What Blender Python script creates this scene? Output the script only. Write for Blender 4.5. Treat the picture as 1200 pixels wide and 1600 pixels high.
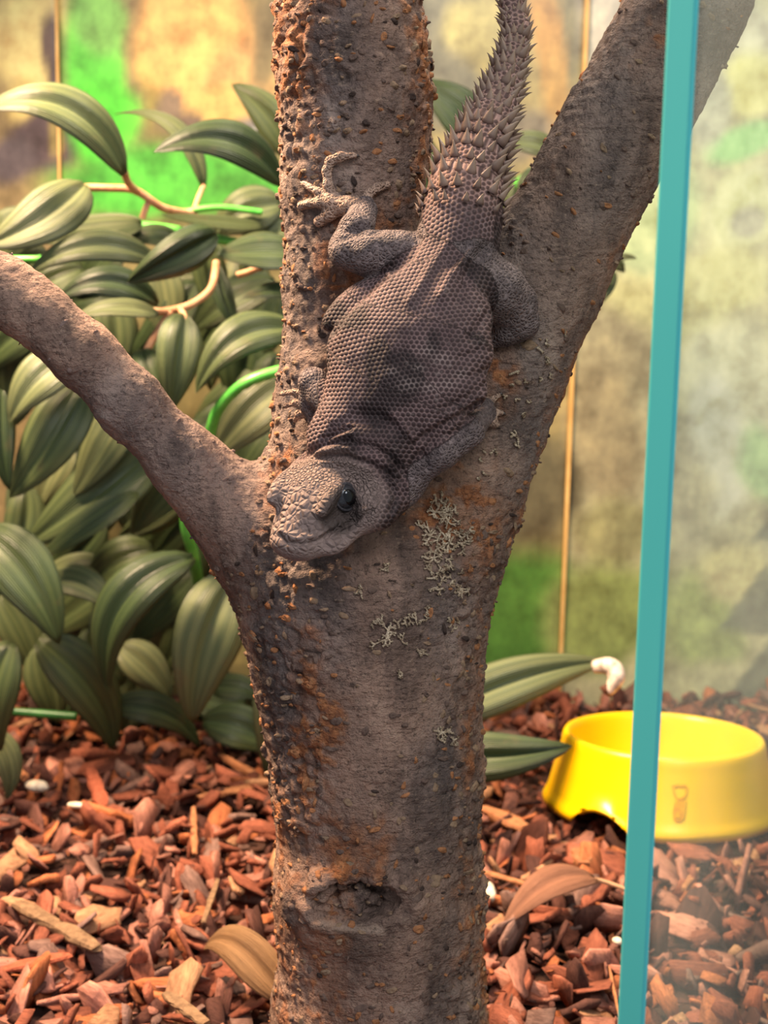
import bpy, math, random
import numpy as np
from mathutils import Vector, Matrix
from mathutils.bvhtree import BVHTree

for _o in list(bpy.data.objects):
    bpy.data.objects.remove(_o)
scene = bpy.context.scene
COL = scene.collection
random.seed(7)
RNG = np.random.default_rng(11)

# ---------------------------------------------------------------- camera
F_PX = 2000.0                       # focal length in pixels of the 1200x1600 frame
PITCH, ROLL = math.radians(8.5), math.radians(1.1)
CAM = np.array([0.0, 0.0, 0.42])
FW = np.array([0, math.cos(PITCH), -math.sin(PITCH)])
_r0 = np.array([1.0, 0, 0]); _u0 = np.array([0, math.sin(PITCH), math.cos(PITCH)])
RT = _r0 * math.cos(ROLL) + _u0 * math.sin(ROLL)
UP = _u0 * math.cos(ROLL) - _r0 * math.sin(ROLL)
cam_d = bpy.data.cameras.new('camera')
cam = bpy.data.objects.new('camera', cam_d); COL.objects.link(cam)
cam.matrix_world = Matrix(((RT[0], UP[0], -FW[0], CAM[0]), (RT[1], UP[1], -FW[1], CAM[1]),
                           (RT[2], UP[2], -FW[2], CAM[2]), (0, 0, 0, 1)))
cam_d.sensor_fit = 'VERTICAL'; cam_d.sensor_height = 24.0
cam_d.lens = 24.0 * F_PX / 1600.0
cam_d.clip_start = 0.01; cam_d.clip_end = 50
cam_d.dof.use_dof = True; cam_d.dof.focus_distance = 0.605; cam_d.dof.aperture_fstop = 7.5
scene.camera = cam

# ---------------------------------------------------------------- light
world = bpy.data.worlds.new('room_light'); scene.world = world
world.use_nodes = True
_bg = world.node_tree.nodes['Background']
_bg.inputs[0].default_value = (0.80, 0.88, 1.0, 1); _bg.inputs[1].default_value = 0.30

def area_light(name, loc, target, size, power, color, spread=180):
    d = bpy.data.lights.new(name, 'AREA'); d.shape = 'DISK'; d.size = size
    d.energy = power; d.color = color; d.spread = math.radians(spread)
    o = bpy.data.objects.new(name, d); COL.objects.link(o); o.location = loc
    o.rotation_euler = (Vector(target) - Vector(loc)).to_track_quat('-Z', 'Y').to_euler()
    return o
# all above or outside the frame: the warm basking lamp and the strip lamp on top of the enclosure, the ceiling lamp of the room the photograph is taken from,
# and the red heat lamp whose glow shows on the backdrop
area_light('basking_lamp_offscreen', (-0.46, 0.84, 1.02), (-0.04, 0.80, 0.15), 0.24, 19.5, (1.0, 0.71, 0.46), 135)
area_light('strip_lamp_offscreen', (0.18, 0.88, 1.15), (0.10, 0.90, 0.0), 0.30, 3.6, (1.0, 0.88, 0.70), 130)
area_light('room_ceiling_lamp_offscreen', (0.45, -1.0, 1.70), (0.05, 0.75, 0.30), 1.0, 22.5, (0.88, 0.92, 1.0))
_sp = bpy.data.lights.new('heat_lamp_offscreen', 'SPOT'); _sp.energy = 11; _sp.color = (1.0, 0.22, 0.10)
_sp.spot_size = math.radians(17); _sp.spot_blend = 1.0; _sp.shadow_soft_size = 0.03
_so = bpy.data.objects.new('heat_lamp_offscreen', _sp); COL.objects.link(_so); _so.location = (-0.20, 1.12, 1.08)

scene.view_settings.view_transform = 'Standard'
scene.view_settings.look = 'None'
scene.view_settings.gamma = 1.0
scene.view_settings.use_curve_mapping = False
scene.view_settings.exposure = 0.4

# ---------------------------------------------------------------- pixel helpers (a pixel is only a direction)
def ray(px, py):
    return FW + RT * ((px - 600.0) / F_PX) + UP * ((800.0 - py) / F_PX)
def P(px, py, Y):
    d = ray(px, py); return CAM + d * (Y / d[1])
def G(px, py, z=0.0):
    d = ray(px, py); return CAM + d * ((z - CAM[2]) / d[2])
def depth(p):
    return float(np.dot(np.asarray(p) - CAM, FW))
def M(npx, p):                      # a length of npx pixels at point p, in metres
    return npx * depth(p) / F_PX
def project(V):
    q = np.asarray(V) - CAM
    z = q @ FW
    return np.stack([600 + F_PX * (q @ RT) / z, 800 - F_PX * (q @ UP) / z], -1)

_so.rotation_euler = (Vector(P(300, 5, 1.42)) - _so.location).to_track_quat('-Z', 'Y').to_euler()

# ---------------------------------------------------------------- numpy noise, distance field, surface nets
def _hash(ix, iy, iz, seed):
    h = (ix.astype(np.int64) * 374761393 + iy.astype(np.int64) * 668265263 + iz.astype(np.int64) * 2147483647 + seed * 1274126177) & 0xffffffff
    h = ((h ^ (h >> 13)) * 1274126177) & 0xffffffff
    h = h ^ (h >> 16)
    return (h & 0xffff) / 32767.5 - 1.0
def vnoise(p, seed=0):
    i = np.floor(p); f = p - i; f = f * f * (3 - 2 * f)
    ix, iy, iz = i[:, 0], i[:, 1], i[:, 2]
    r = 0
    for a in (0, 1):
        wx = f[:, 0] if a else 1 - f[:, 0]
        for b in (0, 1):
            wy = f[:, 1] if b else 1 - f[:, 1]
            for c in (0, 1):
                wz = f[:, 2] if c else 1 - f[:, 2]
                r = r + wx * wy * wz * _hash(ix + a, iy + b, iz + c, seed)
    return r
def fbm(p, octs=4, seed=0):
    r = 0; a = 1.0; t = 0
    for o in range(octs):
        r = r + a * vnoise(p * (2 ** o) + 17.3 * o, seed + o); t += a; a *= 0.5
    return r / t
def sstep(a, b, x):
    t = np.clip((x - a) / (b - a), 0, 1); return t * t * (3 - 2 * t)

class Field:
    def __init__(s, lo, hi, h):
        s.lo = np.array(lo, float); s.h = h
        s.n = np.ceil((np.array(hi) - s.lo) / h).astype(int) + 1
        s.a = np.full(s.n, 0.05, np.float32)
    def box(s, lo, hi):
        i0 = np.clip(np.floor((lo - s.lo) / s.h).astype(int), 0, s.n - 1)
        i1 = np.clip(np.ceil((hi - s.lo) / s.h).astype(int) + 1, 1, s.n)
        if np.any(i1 <= i0): return None, None
        ax = [(s.lo[k] + s.h * np.arange(i0[k], i1[k])).astype(np.float32) for k in range(3)]
        return tuple(slice(i0[k], i1[k]) for k in range(3)), np.meshgrid(*ax, indexing='ij', sparse=True)
    def mix(s, sl, d, k):
        a = s.a[sl]
        if k > 0:
            hh = np.maximum(k - np.abs(a - d), 0) / k
            s.a[sl] = np.minimum(a, d) - hh * hh * k * 0.25
        else:
            s.a[sl] = np.minimum(a, d)
    def cone(s, a, ra, b, rb, k=0.0):
        a = np.asarray(a, float); b = np.asarray(b, float)
        m = max(ra, rb) + max(k, 0) + 3 * s.h
        sl, g = s.box(np.minimum(a, b) - m, np.maximum(a, b) + m)
        if sl is None: return
        ab = b - a; L2 = max(float(ab @ ab), 1e-12)
        q = [g[i] - a[i] for i in range(3)]
        t = np.clip((q[0] * ab[0] + q[1] * ab[1] + q[2] * ab[2]) / L2, 0, 1)
        d = np.sqrt((q[0] - t * ab[0]) ** 2 + (q[1] - t * ab[1]) ** 2 + (q[2] - t * ab[2]) ** 2) - (ra + (rb - ra) * t)
        s.mix(sl, d.astype(np.float32), k)
    def chain(s, pts, k=0.0):
        for (a, ra), (b, rb) in zip(pts[:-1], pts[1:]): s.cone(a, ra, b, rb, k)
    def ell(s, c, axes, r, k=0.0, carve=False):
        c = np.asarray(c, float); r = np.asarray(r, float)
        m = r.max() + max(k, 0) + 3 * s.h
        sl, g = s.box(c - m, c + m)
        if sl is None: return
        q = [g[i] - c[i] for i in range(3)]
        k0 = 0; k1 = 0
        for ax, rr in zip(axes, r):
            e = q[0] * ax[0] + q[1] * ax[1] + q[2] * ax[2]
            k0 = k0 + (e / rr) ** 2; k1 = k1 + (e / rr ** 2) ** 2
        k0 = np.sqrt(k0); k1 = np.sqrt(k1) + 1e-9
        d = (k0 * (k0 - 1.0) / k1).astype(np.float32)
        if carve:
            a = s.a[sl]; dd = -d; hh = np.maximum(k - np.abs(a - dd), 0) / k
            s.a[sl] = np.maximum(a, dd) + hh * hh * k * 0.25
        else: s.mix(sl, d, k)
    def mesh(s):
        A = s.a; S = A < 0
        n = np.array(A.shape)
        cnt = np.zeros(n - 1, np.uint8)
        for dx in (0, 1):
            for dy in (0, 1):
                for dz in (0, 1):
                    cnt += S[dx:n[0] - 1 + dx, dy:n[1] - 1 + dy, dz:n[2] - 1 + dz]
        act = (cnt > 0) & (cnt < 8); del cnt
        I = np.argwhere(act)
        idx = np.full(act.shape, -1, np.int32); idx[act] = np.arange(len(I))
        pos = np.zeros((len(I), 3)); c = np.zeros(len(I))
        cor = [np.array(x) for x in ((0, 0, 0), (1, 0, 0), (0, 1, 0), (1, 1, 0), (0, 0, 1), (1, 0, 1), (0, 1, 1), (1, 1, 1))]
        for e0, e1 in ((0, 1), (2, 3), (4, 5), (6, 7), (0, 2), (1, 3), (4, 6), (5, 7), (0, 4), (1, 5), (2, 6), (3, 7)):
            p0, p1 = I + cor[e0], I + cor[e1]
            v0 = A[p0[:, 0], p0[:, 1], p0[:, 2]]; v1 = A[p1[:, 0], p1[:, 1], p1[:, 2]]
            m = (v0 < 0) != (v1 < 0)
            t = np.where(m, v0 / np.where(m, v0 - v1, 1), 0)
            pos += m[:, None] * (cor[e0] + (cor[e1] - cor[e0]) * t[:, None]); c += m
        V = s.lo + s.h * (I + pos / c[:, None])
        Q = []
        for ax in range(3):
            sl0 = [slice(None)] * 3; sl1 = [slice(None)] * 3
            sl0[ax] = slice(0, -1); sl1[ax] = slice(1, None)
            ch = S[tuple(sl0)] != S[tuple(sl1)]
            E = np.argwhere(ch)
            b, cx = (ax + 1) % 3, (ax + 2) % 3
            ok = (E[:, b] > 0) & (E[:, cx] > 0) & (E[:, b] < n[b] - 1) & (E[:, cx] < n[cx] - 1)
            E = E[ok]
            inside = S[E[:, 0], E[:, 1], E[:, 2]]
            ids = []
            for db, dc in ((-1, -1), (0, -1), (0, 0), (-1, 0)):
                T = E.copy(); T[:, b] += db; T[:, cx] += dc
                ids.append(idx[T[:, 0], T[:, 1], T[:, 2]])
            q = np.stack(ids, 1)
            q[~inside] = q[~inside][:, ::-1]
            Q.append(q)
        return V, np.concatenate(Q)

# ---------------------------------------------------------------- mesh / object helpers
def mesh_np(name, V, Fc, smooth=True):
    me = bpy.data.meshes.new(name)
    V = np.asarray(V, np.float32); Fc = np.asarray(Fc, np.int32)
    me.vertices.add(len(V)); me.vertices.foreach_set('co', V.ravel())
    k = Fc.shape[1]
    me.loops.add(Fc.size); me.loops.foreach_set('vertex_index', Fc.ravel())
    me.polygons.add(len(Fc)); me.polygons.foreach_set('loop_start', np.arange(0, Fc.size, k, dtype=np.int32))
    me.polygons.foreach_set('loop_total', np.full(len(Fc), k, np.int32))
    me.update(calc_edges=True)
    if smooth: me.polygons.foreach_set('use_smooth', np.ones(len(Fc), bool))
    me.validate()
    return me
def mesh_py(name, V, Fc, smooth=True):
    me = bpy.data.meshes.new(name)
    me.from_pydata([tuple(map(float, v)) for v in V], [], [tuple(int(i) for i in f) for f in Fc])
    if smooth: me.polygons.foreach_set('use_smooth', np.ones(len(me.polygons), bool))
    me.update(); return me
def fattr(me, name, vals):
    a = me.attributes.new(name, 'FLOAT', 'POINT'); a.data.foreach_set('value', np.asarray(vals, np.float32).ravel())
def vattr(me, name, vals):
    a = me.attributes.new(name, 'FLOAT_VECTOR', 'POINT'); a.data.foreach_set('vector', np.asarray(vals, np.float32).ravel())
def cattr(me, name, vals):
    vals = np.asarray(vals, np.float32)
    if vals.shape[1] == 3: vals = np.concatenate([vals, np.ones((len(vals), 1), np.float32)], 1)
    a = me.color_attributes.new(name, 'FLOAT_COLOR', 'POINT'); a.data.foreach_set('color', vals.ravel())
def obj(name, me, mat=None, parent=None, label=None, cat=None, group=None, kind=None, loc=None):
    o = bpy.data.objects.new(name, me); COL.objects.link(o)
    if mat is not None and me is not None and len(me.materials) == 0: me.materials.append(mat)
    if parent is not None: o.parent = parent
    if loc is not None: o.location = loc
    if label: o['label'] = label
    if cat: o['category'] = cat
    if group: o['group'] = group
    if kind: o['kind'] = kind
    return o
def normals(V, Fc):
    fn = np.cross(V[Fc[:, 2]] - V[Fc[:, 0]], V[Fc[:, 3 if Fc.shape[1] == 4 else 1]] - V[Fc[:, 1 if Fc.shape[1] == 4 else 0]])
    if Fc.shape[1] == 3: fn = np.cross(V[Fc[:, 1]] - V[Fc[:, 0]], V[Fc[:, 2]] - V[Fc[:, 0]])
    N = np.zeros_like(V)
    for k in range(Fc.shape[1]): np.add.at(N, Fc[:, k], fn)
    return N / (np.linalg.norm(N, axis=1, keepdims=True) + 1e-12)
def unit(v):
    v = np.asarray(v, float); return v / (np.linalg.norm(v) + 1e-12)
def tube(pts, radii, n=10, closed_ends=True):
    pts = [np.asarray(p, float) for p in pts]
    if not hasattr(radii, '__len__'): radii = [radii] * len(pts)
    V, Fc = [], []
    t = [unit(pts[min(i + 1, len(pts) - 1)] - pts[max(i - 1, 0)]) for i in range(len(pts))]
    ref = np.array([0.3, 0.2, 0.9]); u = unit(np.cross(t[0], ref))
    for i, p in enumerate(pts):
        u = unit(u - t[i] * (u @ t[i])); w = np.cross(t[i], u)
        for k in range(n):
            a = 2 * math.pi * k / n
            V.append(p + radii[i] * (u * math.cos(a) + w * math.sin(a)))
    for i in range(len(pts) - 1):
        for k in range(n):
            Fc.append((i * n + k, i * n + (k + 1) % n, (i + 1) * n + (k + 1) % n, (i + 1) * n + k))
    if closed_ends:
        V.append(pts[0]); V.append(pts[-1]); e0 = len(V) - 2; e1 = len(V) - 1; L = (len(pts) - 1) * n
        for k in range(n):
            Fc.append((e0, (k + 1) % n, k)); Fc.append((e1, L + k, L + (k + 1) % n))
    return V, Fc
def spline(pts, m=8):
    pts = [np.asarray(p, float) for p in pts]
    out = []
    for i in range(len(pts) - 1):
        p0 = pts[max(i - 1, 0)]; p1 = pts[i]; p2 = pts[i + 1]; p3 = pts[min(i + 2, len(pts) - 1)]
        for j in range(m):
            t = j / m
            out.append(0.5 * ((2 * p1) + (-p0 + p2) * t + (2 * p0 - 5 * p1 + 4 * p2 - p3) * t * t + (-p0 + 3 * p1 - 3 * p2 + p3) * t ** 3))
    out.append(pts[-1]); return out
def polydist(X, poly):
    poly = np.asarray(poly, float); best = np.full(len(X), 1e9)
    for a, b in zip(poly[:-1], poly[1:]):
        ab = b - a; t = np.clip(((X - a) @ ab) / max(ab @ ab, 1e-9), 0, 1)
        best = np.minimum(best, np.linalg.norm(X - a - t[:, None] * ab, axis=1))
    return best
def lin(r, g, b):
    return tuple(((c / 255) / 12.92 if c / 255 <= 0.04045 else ((c / 255 + 0.055) / 1.055) ** 2.4) for c in (r, g, b))

# ---------------------------------------------------------------- node helpers
class Mat:
    def __init__(s, name, rough=0.7, spec=0.3):
        s.m = bpy.data.materials.new(name); s.m.use_nodes = True
        s.t = s.m.node_tree; s.b = s.t.nodes['Principled BSDF']
        s.b.inputs['Roughness'].default_value = rough
        s.b.inputs['Specular IOR Level'].default_value = spec
        s.out = s.t.nodes['Material Output']
    def put(s, sock, v):
        if isinstance(v, bpy.types.NodeSocket): s.t.links.new(v, sock)
        elif hasattr(v, '__len__') and len(v) == 3 and sock.type == 'RGBA': sock.default_value = (*v, 1)
        else: sock.default_value = v
    def new(s, typ, ins=None, out=0, **kw):
        n = s.t.nodes.new(typ)
        for k, v in kw.items(): setattr(n, k, v)
        for k, v in (ins or {}).items(): s.put(n.inputs[k], v)
        return n.outputs[out]
    def attr(s, name, out='Fac'): return s.new('ShaderNodeAttribute', out=out, attribute_name=name)
    def coord(s): return s.new('ShaderNodeTexCoord', out='Object')
    def mapping(s, v, scale): return s.new('ShaderNodeMapping', {'Vector': v, 'Scale': scale})
    def noise(s, v, scale, detail=4, rough=0.55, dist=0.0, out='Fac'):
        return s.new('ShaderNodeTexNoise', {'Vector': v, 'Scale': scale, 'Detail': detail, 'Roughness': rough, 'Distortion': dist}, out)
    def voro(s, v, scale, feature='F1', out='Distance', rnd=1.0):
        return s.new('ShaderNodeTexVoronoi', {'Vector': v, 'Scale': scale, 'Randomness': rnd}, out, feature=feature)
    def math(s, op, a, b=0.0, clamp=False):
        n = s.t.nodes.new('ShaderNodeMath'); n.operation = op; n.use_clamp = clamp
        s.put(n.inputs[0], a); s.put(n.inputs[1], b); return n.outputs[0]
    def mix(s, f, a, b, mode='MIX'):
        n = s.t.nodes.new('ShaderNodeMix'); n.data_type = 'RGBA'; n.blend_type = mode
        s.put(n.inputs[0], f); s.put(n.inputs[6], a); s.put(n.inputs[7], b); return n.outputs[2]
    def ramp(s, f, stops, interp='LINEAR'):
        n = s.t.nodes.new('ShaderNodeValToRGB'); r = n.color_ramp; r.interpolation = interp
        while len(r.elements) < len(stops): r.elements.new(0.5)
        for e, (p, c) in zip(r.elements, stops):
            e.position = p; e.color = (*c, 1) if len(c) == 3 else c
        s.put(n.inputs[0], f); return n.outputs[0]
    def rng(s, f, a, b, c=0.0, d=1.0):
        return s.new('ShaderNodeMapRange', {0: f, 1: a, 2: b, 3: c, 4: d})
    def bump(s, h, dist, strength=1.0, prev=None):
        n = s.t.nodes.new('ShaderNodeBump'); s.put(n.inputs['Height'], h)
        n.inputs['Distance'].default_value = dist; n.inputs['Strength'].default_value = strength
        if prev is not None: s.put(n.inputs['Normal'], prev)
        return n.outputs[0]
    def base(s, c): s.put(s.b.inputs['Base Color'], c); return s
    def nrm(s, n): s.put(s.b.inputs['Normal'], n); return s
# ================================================================ the enclosure
YW = 1.42
def mat_print():
    m = Mat('printed_backdrop', 0.32, 0.4)
    c = m.attr('print', 'Color'); co = m.coord()
    n = m.noise(co, 26, 5, 0.6); n2 = m.noise(m.mapping(co, (1, 1, 0.45)), 75, 3, 0.6)
    c = m.mix(0.9, c, m.ramp(n, [(0.28, (0.24, 0.22, 0.20)), (0.5, (0.50, 0.50, 0.48)), (0.72, (0.74, 0.73, 0.66))]), 'OVERLAY')
    c = m.mix(0.35, c, m.ramp(n2, [(0.3, (0.3, 0.3, 0.3)), (0.7, (0.72, 0.72, 0.68))]), 'OVERLAY')
    m.base(c); return m.m
PRINT = mat_print()
BLOBS = [  # pixel x, y, radius x, radius y, colour of the printed landscape
    (45, 60, 75, 95, (222, 205, 140)), (80, 95, 22, 80, (92, 76, 74)), (60, 215, 60, 60, (88, 74, 78)), (15, 250, 40, 45, (95, 85, 90)),
    (20, 150, 26, 40, (205, 185, 120)), (78, 200, 14, 40, (150, 135, 85)),
    (140, 110, 48, 130, (92, 205, 70)), (150, 40, 45, 55, (125, 195, 95)), (155, 190, 60, 70, (86, 208, 62)), (250, 290, 190, 70, (88, 185, 70)),
    (380, 310, 110, 45, (84, 165, 66)), (235, 100, 30, 110, (160, 150, 85)),
    (305, 70, 105, 105, (222, 178, 112)), (380, 120, 75, 75, (196, 160, 108)), (345, 160, 60, 45, (206, 176, 110)), (250, 165, 26, 42, (120, 106, 92)),
    (290, 190, 30, 26, (116, 100, 88)), (420, 60, 30, 90, (128, 116, 86)), (400, 215, 45, 36, (118, 118, 122)), (412, 208, 14, 12, (190, 190, 185)),
    (690, 60, 60, 110, (130, 128, 108)), (740, 40, 60, 70, (182, 174, 118)), (735, 130, 50, 50, (150, 140, 92)), (700, 150, 45, 70, (120, 118, 100)),
    (845, 60, 36, 120, (182, 142, 80)), (850, 170, 22, 110, (170, 138, 82)), (800, 120, 30, 90, (158, 146, 100)), (893, 120, 22, 150, (132, 126, 92)), (810, 220, 60, 60, (126, 118, 100)),
    (820, 560, 80, 120, (150, 142, 100)), (825, 760, 75, 100, (104, 98, 76)), (850, 640, 50, 40, (165, 150, 105)),
    (800, 940, 120, 90, (82, 132, 58)), (780, 980, 120, 90, (88, 136, 62)),
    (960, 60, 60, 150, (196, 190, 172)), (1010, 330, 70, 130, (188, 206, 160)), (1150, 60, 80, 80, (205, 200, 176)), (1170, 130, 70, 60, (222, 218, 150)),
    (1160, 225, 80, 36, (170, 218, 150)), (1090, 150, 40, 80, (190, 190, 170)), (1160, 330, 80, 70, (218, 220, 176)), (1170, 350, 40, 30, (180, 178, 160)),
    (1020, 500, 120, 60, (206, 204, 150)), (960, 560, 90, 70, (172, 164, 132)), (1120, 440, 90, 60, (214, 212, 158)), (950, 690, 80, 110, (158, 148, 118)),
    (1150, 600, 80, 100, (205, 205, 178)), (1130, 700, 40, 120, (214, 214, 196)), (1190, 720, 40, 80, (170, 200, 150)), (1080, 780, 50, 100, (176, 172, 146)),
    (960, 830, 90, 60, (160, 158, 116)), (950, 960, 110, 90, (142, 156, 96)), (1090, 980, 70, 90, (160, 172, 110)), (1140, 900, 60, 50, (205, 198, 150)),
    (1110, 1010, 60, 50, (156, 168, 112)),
]
def wall_panel(name, x0px, x1px, y, parent, base):
    xa = P(x0px, 500, y)[0] if x0px is not None else -0.95
    xb = P(x1px, 500, y)[0] if x1px is not None else 0.95
    nx = max(12, int((xb - xa) / 0.007)); nz = 150
    X, Z = np.meshgrid(np.linspace(xa, xb, nx), np.linspace(-0.03, 1.05, nz), indexing='ij')
    V = np.stack([X, np.full_like(X, y), Z], -1).reshape(-1, 3)
    i = np.arange((nx - 1) * nz).reshape(nx - 1, nz)[:, :-1].ravel()
    Fc = np.stack([i, i + nz, i + nz + 1, i + 1], 1)
    px = project(V)
    w = np.stack([fbm(V * 9, 3, 5), fbm(V * 9 + 40, 3, 9)], -1) * 42
    px = px + w
    c = np.tile(np.array(lin(*base)), (len(V), 1))
    fade = fbm(V * 5, 4, 3)
    c = c * (1 + 0.35 * fade)[:, None]
    for bx, by, rx, ry, bc in BLOBS:
        d = np.sqrt(((px[:, 0] - bx) / rx) ** 2 + ((px[:, 1] - by) / ry) ** 2)
        a = (1 - sstep(0.62, 1.18, d))[:, None]
        c = c * (1 - a) + np.array(lin(*bc)) * a
    # dark grey triangles mixed into the panel colour at the right end
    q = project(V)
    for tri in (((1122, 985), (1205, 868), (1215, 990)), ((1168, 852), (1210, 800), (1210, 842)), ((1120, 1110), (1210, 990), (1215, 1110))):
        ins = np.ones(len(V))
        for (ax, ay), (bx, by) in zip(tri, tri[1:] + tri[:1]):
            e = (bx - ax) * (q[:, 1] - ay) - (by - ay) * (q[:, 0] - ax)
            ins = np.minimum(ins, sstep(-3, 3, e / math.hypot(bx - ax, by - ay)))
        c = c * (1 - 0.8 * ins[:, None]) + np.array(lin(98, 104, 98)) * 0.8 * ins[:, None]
    # a thin sheet with thickness
    B = V.copy(); B[:, 1] += 0.004
    n = len(V)
    ring = np.concatenate([np.arange(0, nz), np.arange(1, nx) * nz + nz - 1, (nx - 1) * nz + np.arange(nz - 2, -1, -1), np.arange(nx - 2, 0, -1) * nz])
    r2 = np.roll(ring, -1)
    Fa = np.concatenate([Fc, Fc[:, ::-1] + n, np.stack([ring, r2, r2 + n, ring + n], 1)])
    me = mesh_np(name, np.concatenate([V, B]), Fa, smooth=False)
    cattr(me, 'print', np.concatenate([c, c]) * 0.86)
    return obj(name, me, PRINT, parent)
def box_mesh(name, lo, hi, bevel=0.0):
    lo = np.array(lo); hi = np.array(hi)
    V = [(hi[0] if i & 1 else lo[0], hi[1] if i & 2 else lo[1], hi[2] if i & 4 else lo[2]) for i in range(8)]
    Fc = [(0, 2, 3, 1), (4, 5, 7, 6), (0, 1, 5, 4), (2, 6, 7, 3), (0, 4, 6, 2), (1, 3, 7, 5)]
    return mesh_py(name, V, Fc, smooth=False)
mg = Mat('dark_board', 0.8); mg.base(mg.ramp(mg.noise(mg.coord(), 14, 5), [(0.3, lin(92, 84, 66)), (0.7, lin(128, 118, 92))]))
wb = obj('wall_back', box_mesh('wall_back', (-0.95, YW + 0.006, -0.03), (0.95, YW + 0.02, 1.05)), mg.m, kind='structure')
wall_panel('backdrop_panel', None, 98, YW, wb, (140, 122, 88))
wall_panel('backdrop_panel', 98, 897, YW, wb, (136, 126, 88))
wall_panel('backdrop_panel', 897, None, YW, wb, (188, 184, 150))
mt = Mat('tan_trim', 0.5); mt.base(mt.ramp(mt.noise(mt.coord(), 40), [(0.3, lin(206, 160, 92)), (0.7, lin(226, 186, 118))]))
for k, (xp, w) in enumerate(((98, 0.003), (897, 0.0042))):
    x = P(xp, 500, YW)[0]
    obj('trim_%d' % (k + 1), box_mesh('trim', (x - w / 2, YW - 0.004, -0.03), (x + w / 2, YW, 1.05)), mt.m, kind='structure')
for nm, x in (('wall_left', -0.95), ('wall_right', 0.95)):
    s = -1 if x < 0 else 1
    obj(nm, box_mesh(nm, (min(x, x + s * 0.012), 0.45, -0.03), (max(x, x + s * 0.012), YW + 0.02, 1.05)), mg.m, kind='structure')
mf = Mat('dark_soil', 0.95)
mf.base(mf.ramp(mf.noise(mf.coord(), 60, 6), [(0.3, lin(30, 18, 14)), (0.7, lin(70, 42, 30))]))
mf.nrm(mf.bump(mf.noise(mf.coord(), 120, 5), 0.004))
obj('floor', box_mesh('floor', (-0.95, 0.36, -0.045), (0.95, YW + 0.02, -0.014)), mf.m, kind='structure')
# ================================================================ the tree
def mat_bark():
    m = Mat('bark', 0.82, 0.25)
    co = m.coord()
    st = m.mapping(co, (1, 1, 0.5))
    n1 = m.noise(st, 38, 6, 0.62, 0.4); n2 = m.noise(co, 190, 5, 0.65); n3 = m.noise(m.mapping(co, (0.5, 0.5, 1.6)), 120, 4, 0.6, 0.8)
    c = m.ramp(n1, [(0.25, lin(64, 50, 44)), (0.42, lin(118, 94, 82)), (0.58, lin(158, 126, 108)), (0.78, lin(194, 160, 138))])
    c = m.mix(m.attr('grey'), c, m.ramp(n1, [(0.3, lin(62, 54, 52)), (0.52, lin(116, 102, 97)), (0.78, lin(158, 140, 130))]))
    rust = m.ramp(n2, [(0.3, lin(96, 52, 28)), (0.5, lin(160, 96, 54)), (0.72, lin(190, 128, 80))])
    c = m.mix(m.attr('rust'), c, rust)
    c = m.mix(m.math('MULTIPLY', m.attr('pale'), 0.8), c, lin(196, 168, 146))
    vein = m.rng(m.voro(m.new('ShaderNodeVectorMath', {0: m.noise(co, 90, 3, out='Color'), 1: (.012, .012, .012), 2: co}, operation='MULTIPLY_ADD'), 170, 'DISTANCE_TO_EDGE'), 0.0, 0.06, 1.0, 0.0)
    c = m.mix(m.math('MULTIPLY', vein, m.math('MULTIPLY', m.attr('crackle'), m.rng(m.noise(co, 60, 3), 0.45, 0.65, 0.0, 0.5))), c, lin(178, 152, 132))
    pl_ = m.rng(m.noise(m.mapping(co, (1, 1, 1.5)), 300, 4, 0.7), 0.56, 0.72)
    c = m.mix(m.math('MULTIPLY', pl_, 0.5), c, lin(186, 156, 132))
    sp = m.rng(m.noise(co, 420, 3, 0.7), 0.54, 0.68)
    c = m.mix(m.math('MULTIPLY', sp, 0.6), c, lin(48, 38, 34))
    m.base(c)
    h = m.math('ADD', m.math('MULTIPLY', n2, 0.9), m.math('ADD', m.math('MULTIPLY', n3, 0.7), m.math('MULTIPLY', m.noise(co, 520, 4, 0.7), 0.5)))
    m.nrm(m.bump(h, 0.0045, 1.0))
    return m.m
BARK = mat_bark()
YT = 0.655
fld = Field((-0.30, 0.580, -0.03), (0.33, 0.735, 0.90), 0.0013)
def tp(px, py, Y, r):
    p = P(px, py, Y); return (p, M(r, p))
TRUNK = [tp(598, 1900, YT + .01, 166), tp(596, 1700, YT + .005, 162), tp(592, 1600, YT, 160), tp(592, 1400, YT, 157), tp(588, 1200, YT, 159),
         tp(580, 1090, YT, 165), tp(568, 1000, YT, 172), tp(560, 900, YT, 178), tp(562, 830, YT, 165)]
STEM = [tp(562, 860, YT, 150), tp(556, 770, YT, 125), tp(553, 690, YT, 104), tp(552, 600, YT + .004, 98), tp(551, 450, YT + .008, 97), tp(551, 300, YT + .01, 97), tp(556, 190, YT + .012, 101),
        tp(549, 90, YT + .013, 103), tp(547, 0, YT + .014, 93), tp(545, -120, YT + .015, 92), tp(545, -330, YT + .015, 88), tp(545, -560, YT + .015, 84)]
RIGHT = [tp(625, 930, YT + .005, 125), tp(668, 830, YT + .005, 112), tp(708, 730, YT + .004, 104), tp(752, 620, YT + .003, 98), tp(795, 530, YT + .002, 92), tp(845, 430, YT, 84),
         tp(890, 345, YT, 77), tp(940, 255, YT, 75), tp(990, 170, YT, 76), tp(1035, 85, YT, 75), tp(1082, 0, YT, 74), tp(1150, -130, YT, 72), tp(1220, -260, YT, 70), tp(1300, -420, YT, 66), tp(1370, -560, YT, 62)]
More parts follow.
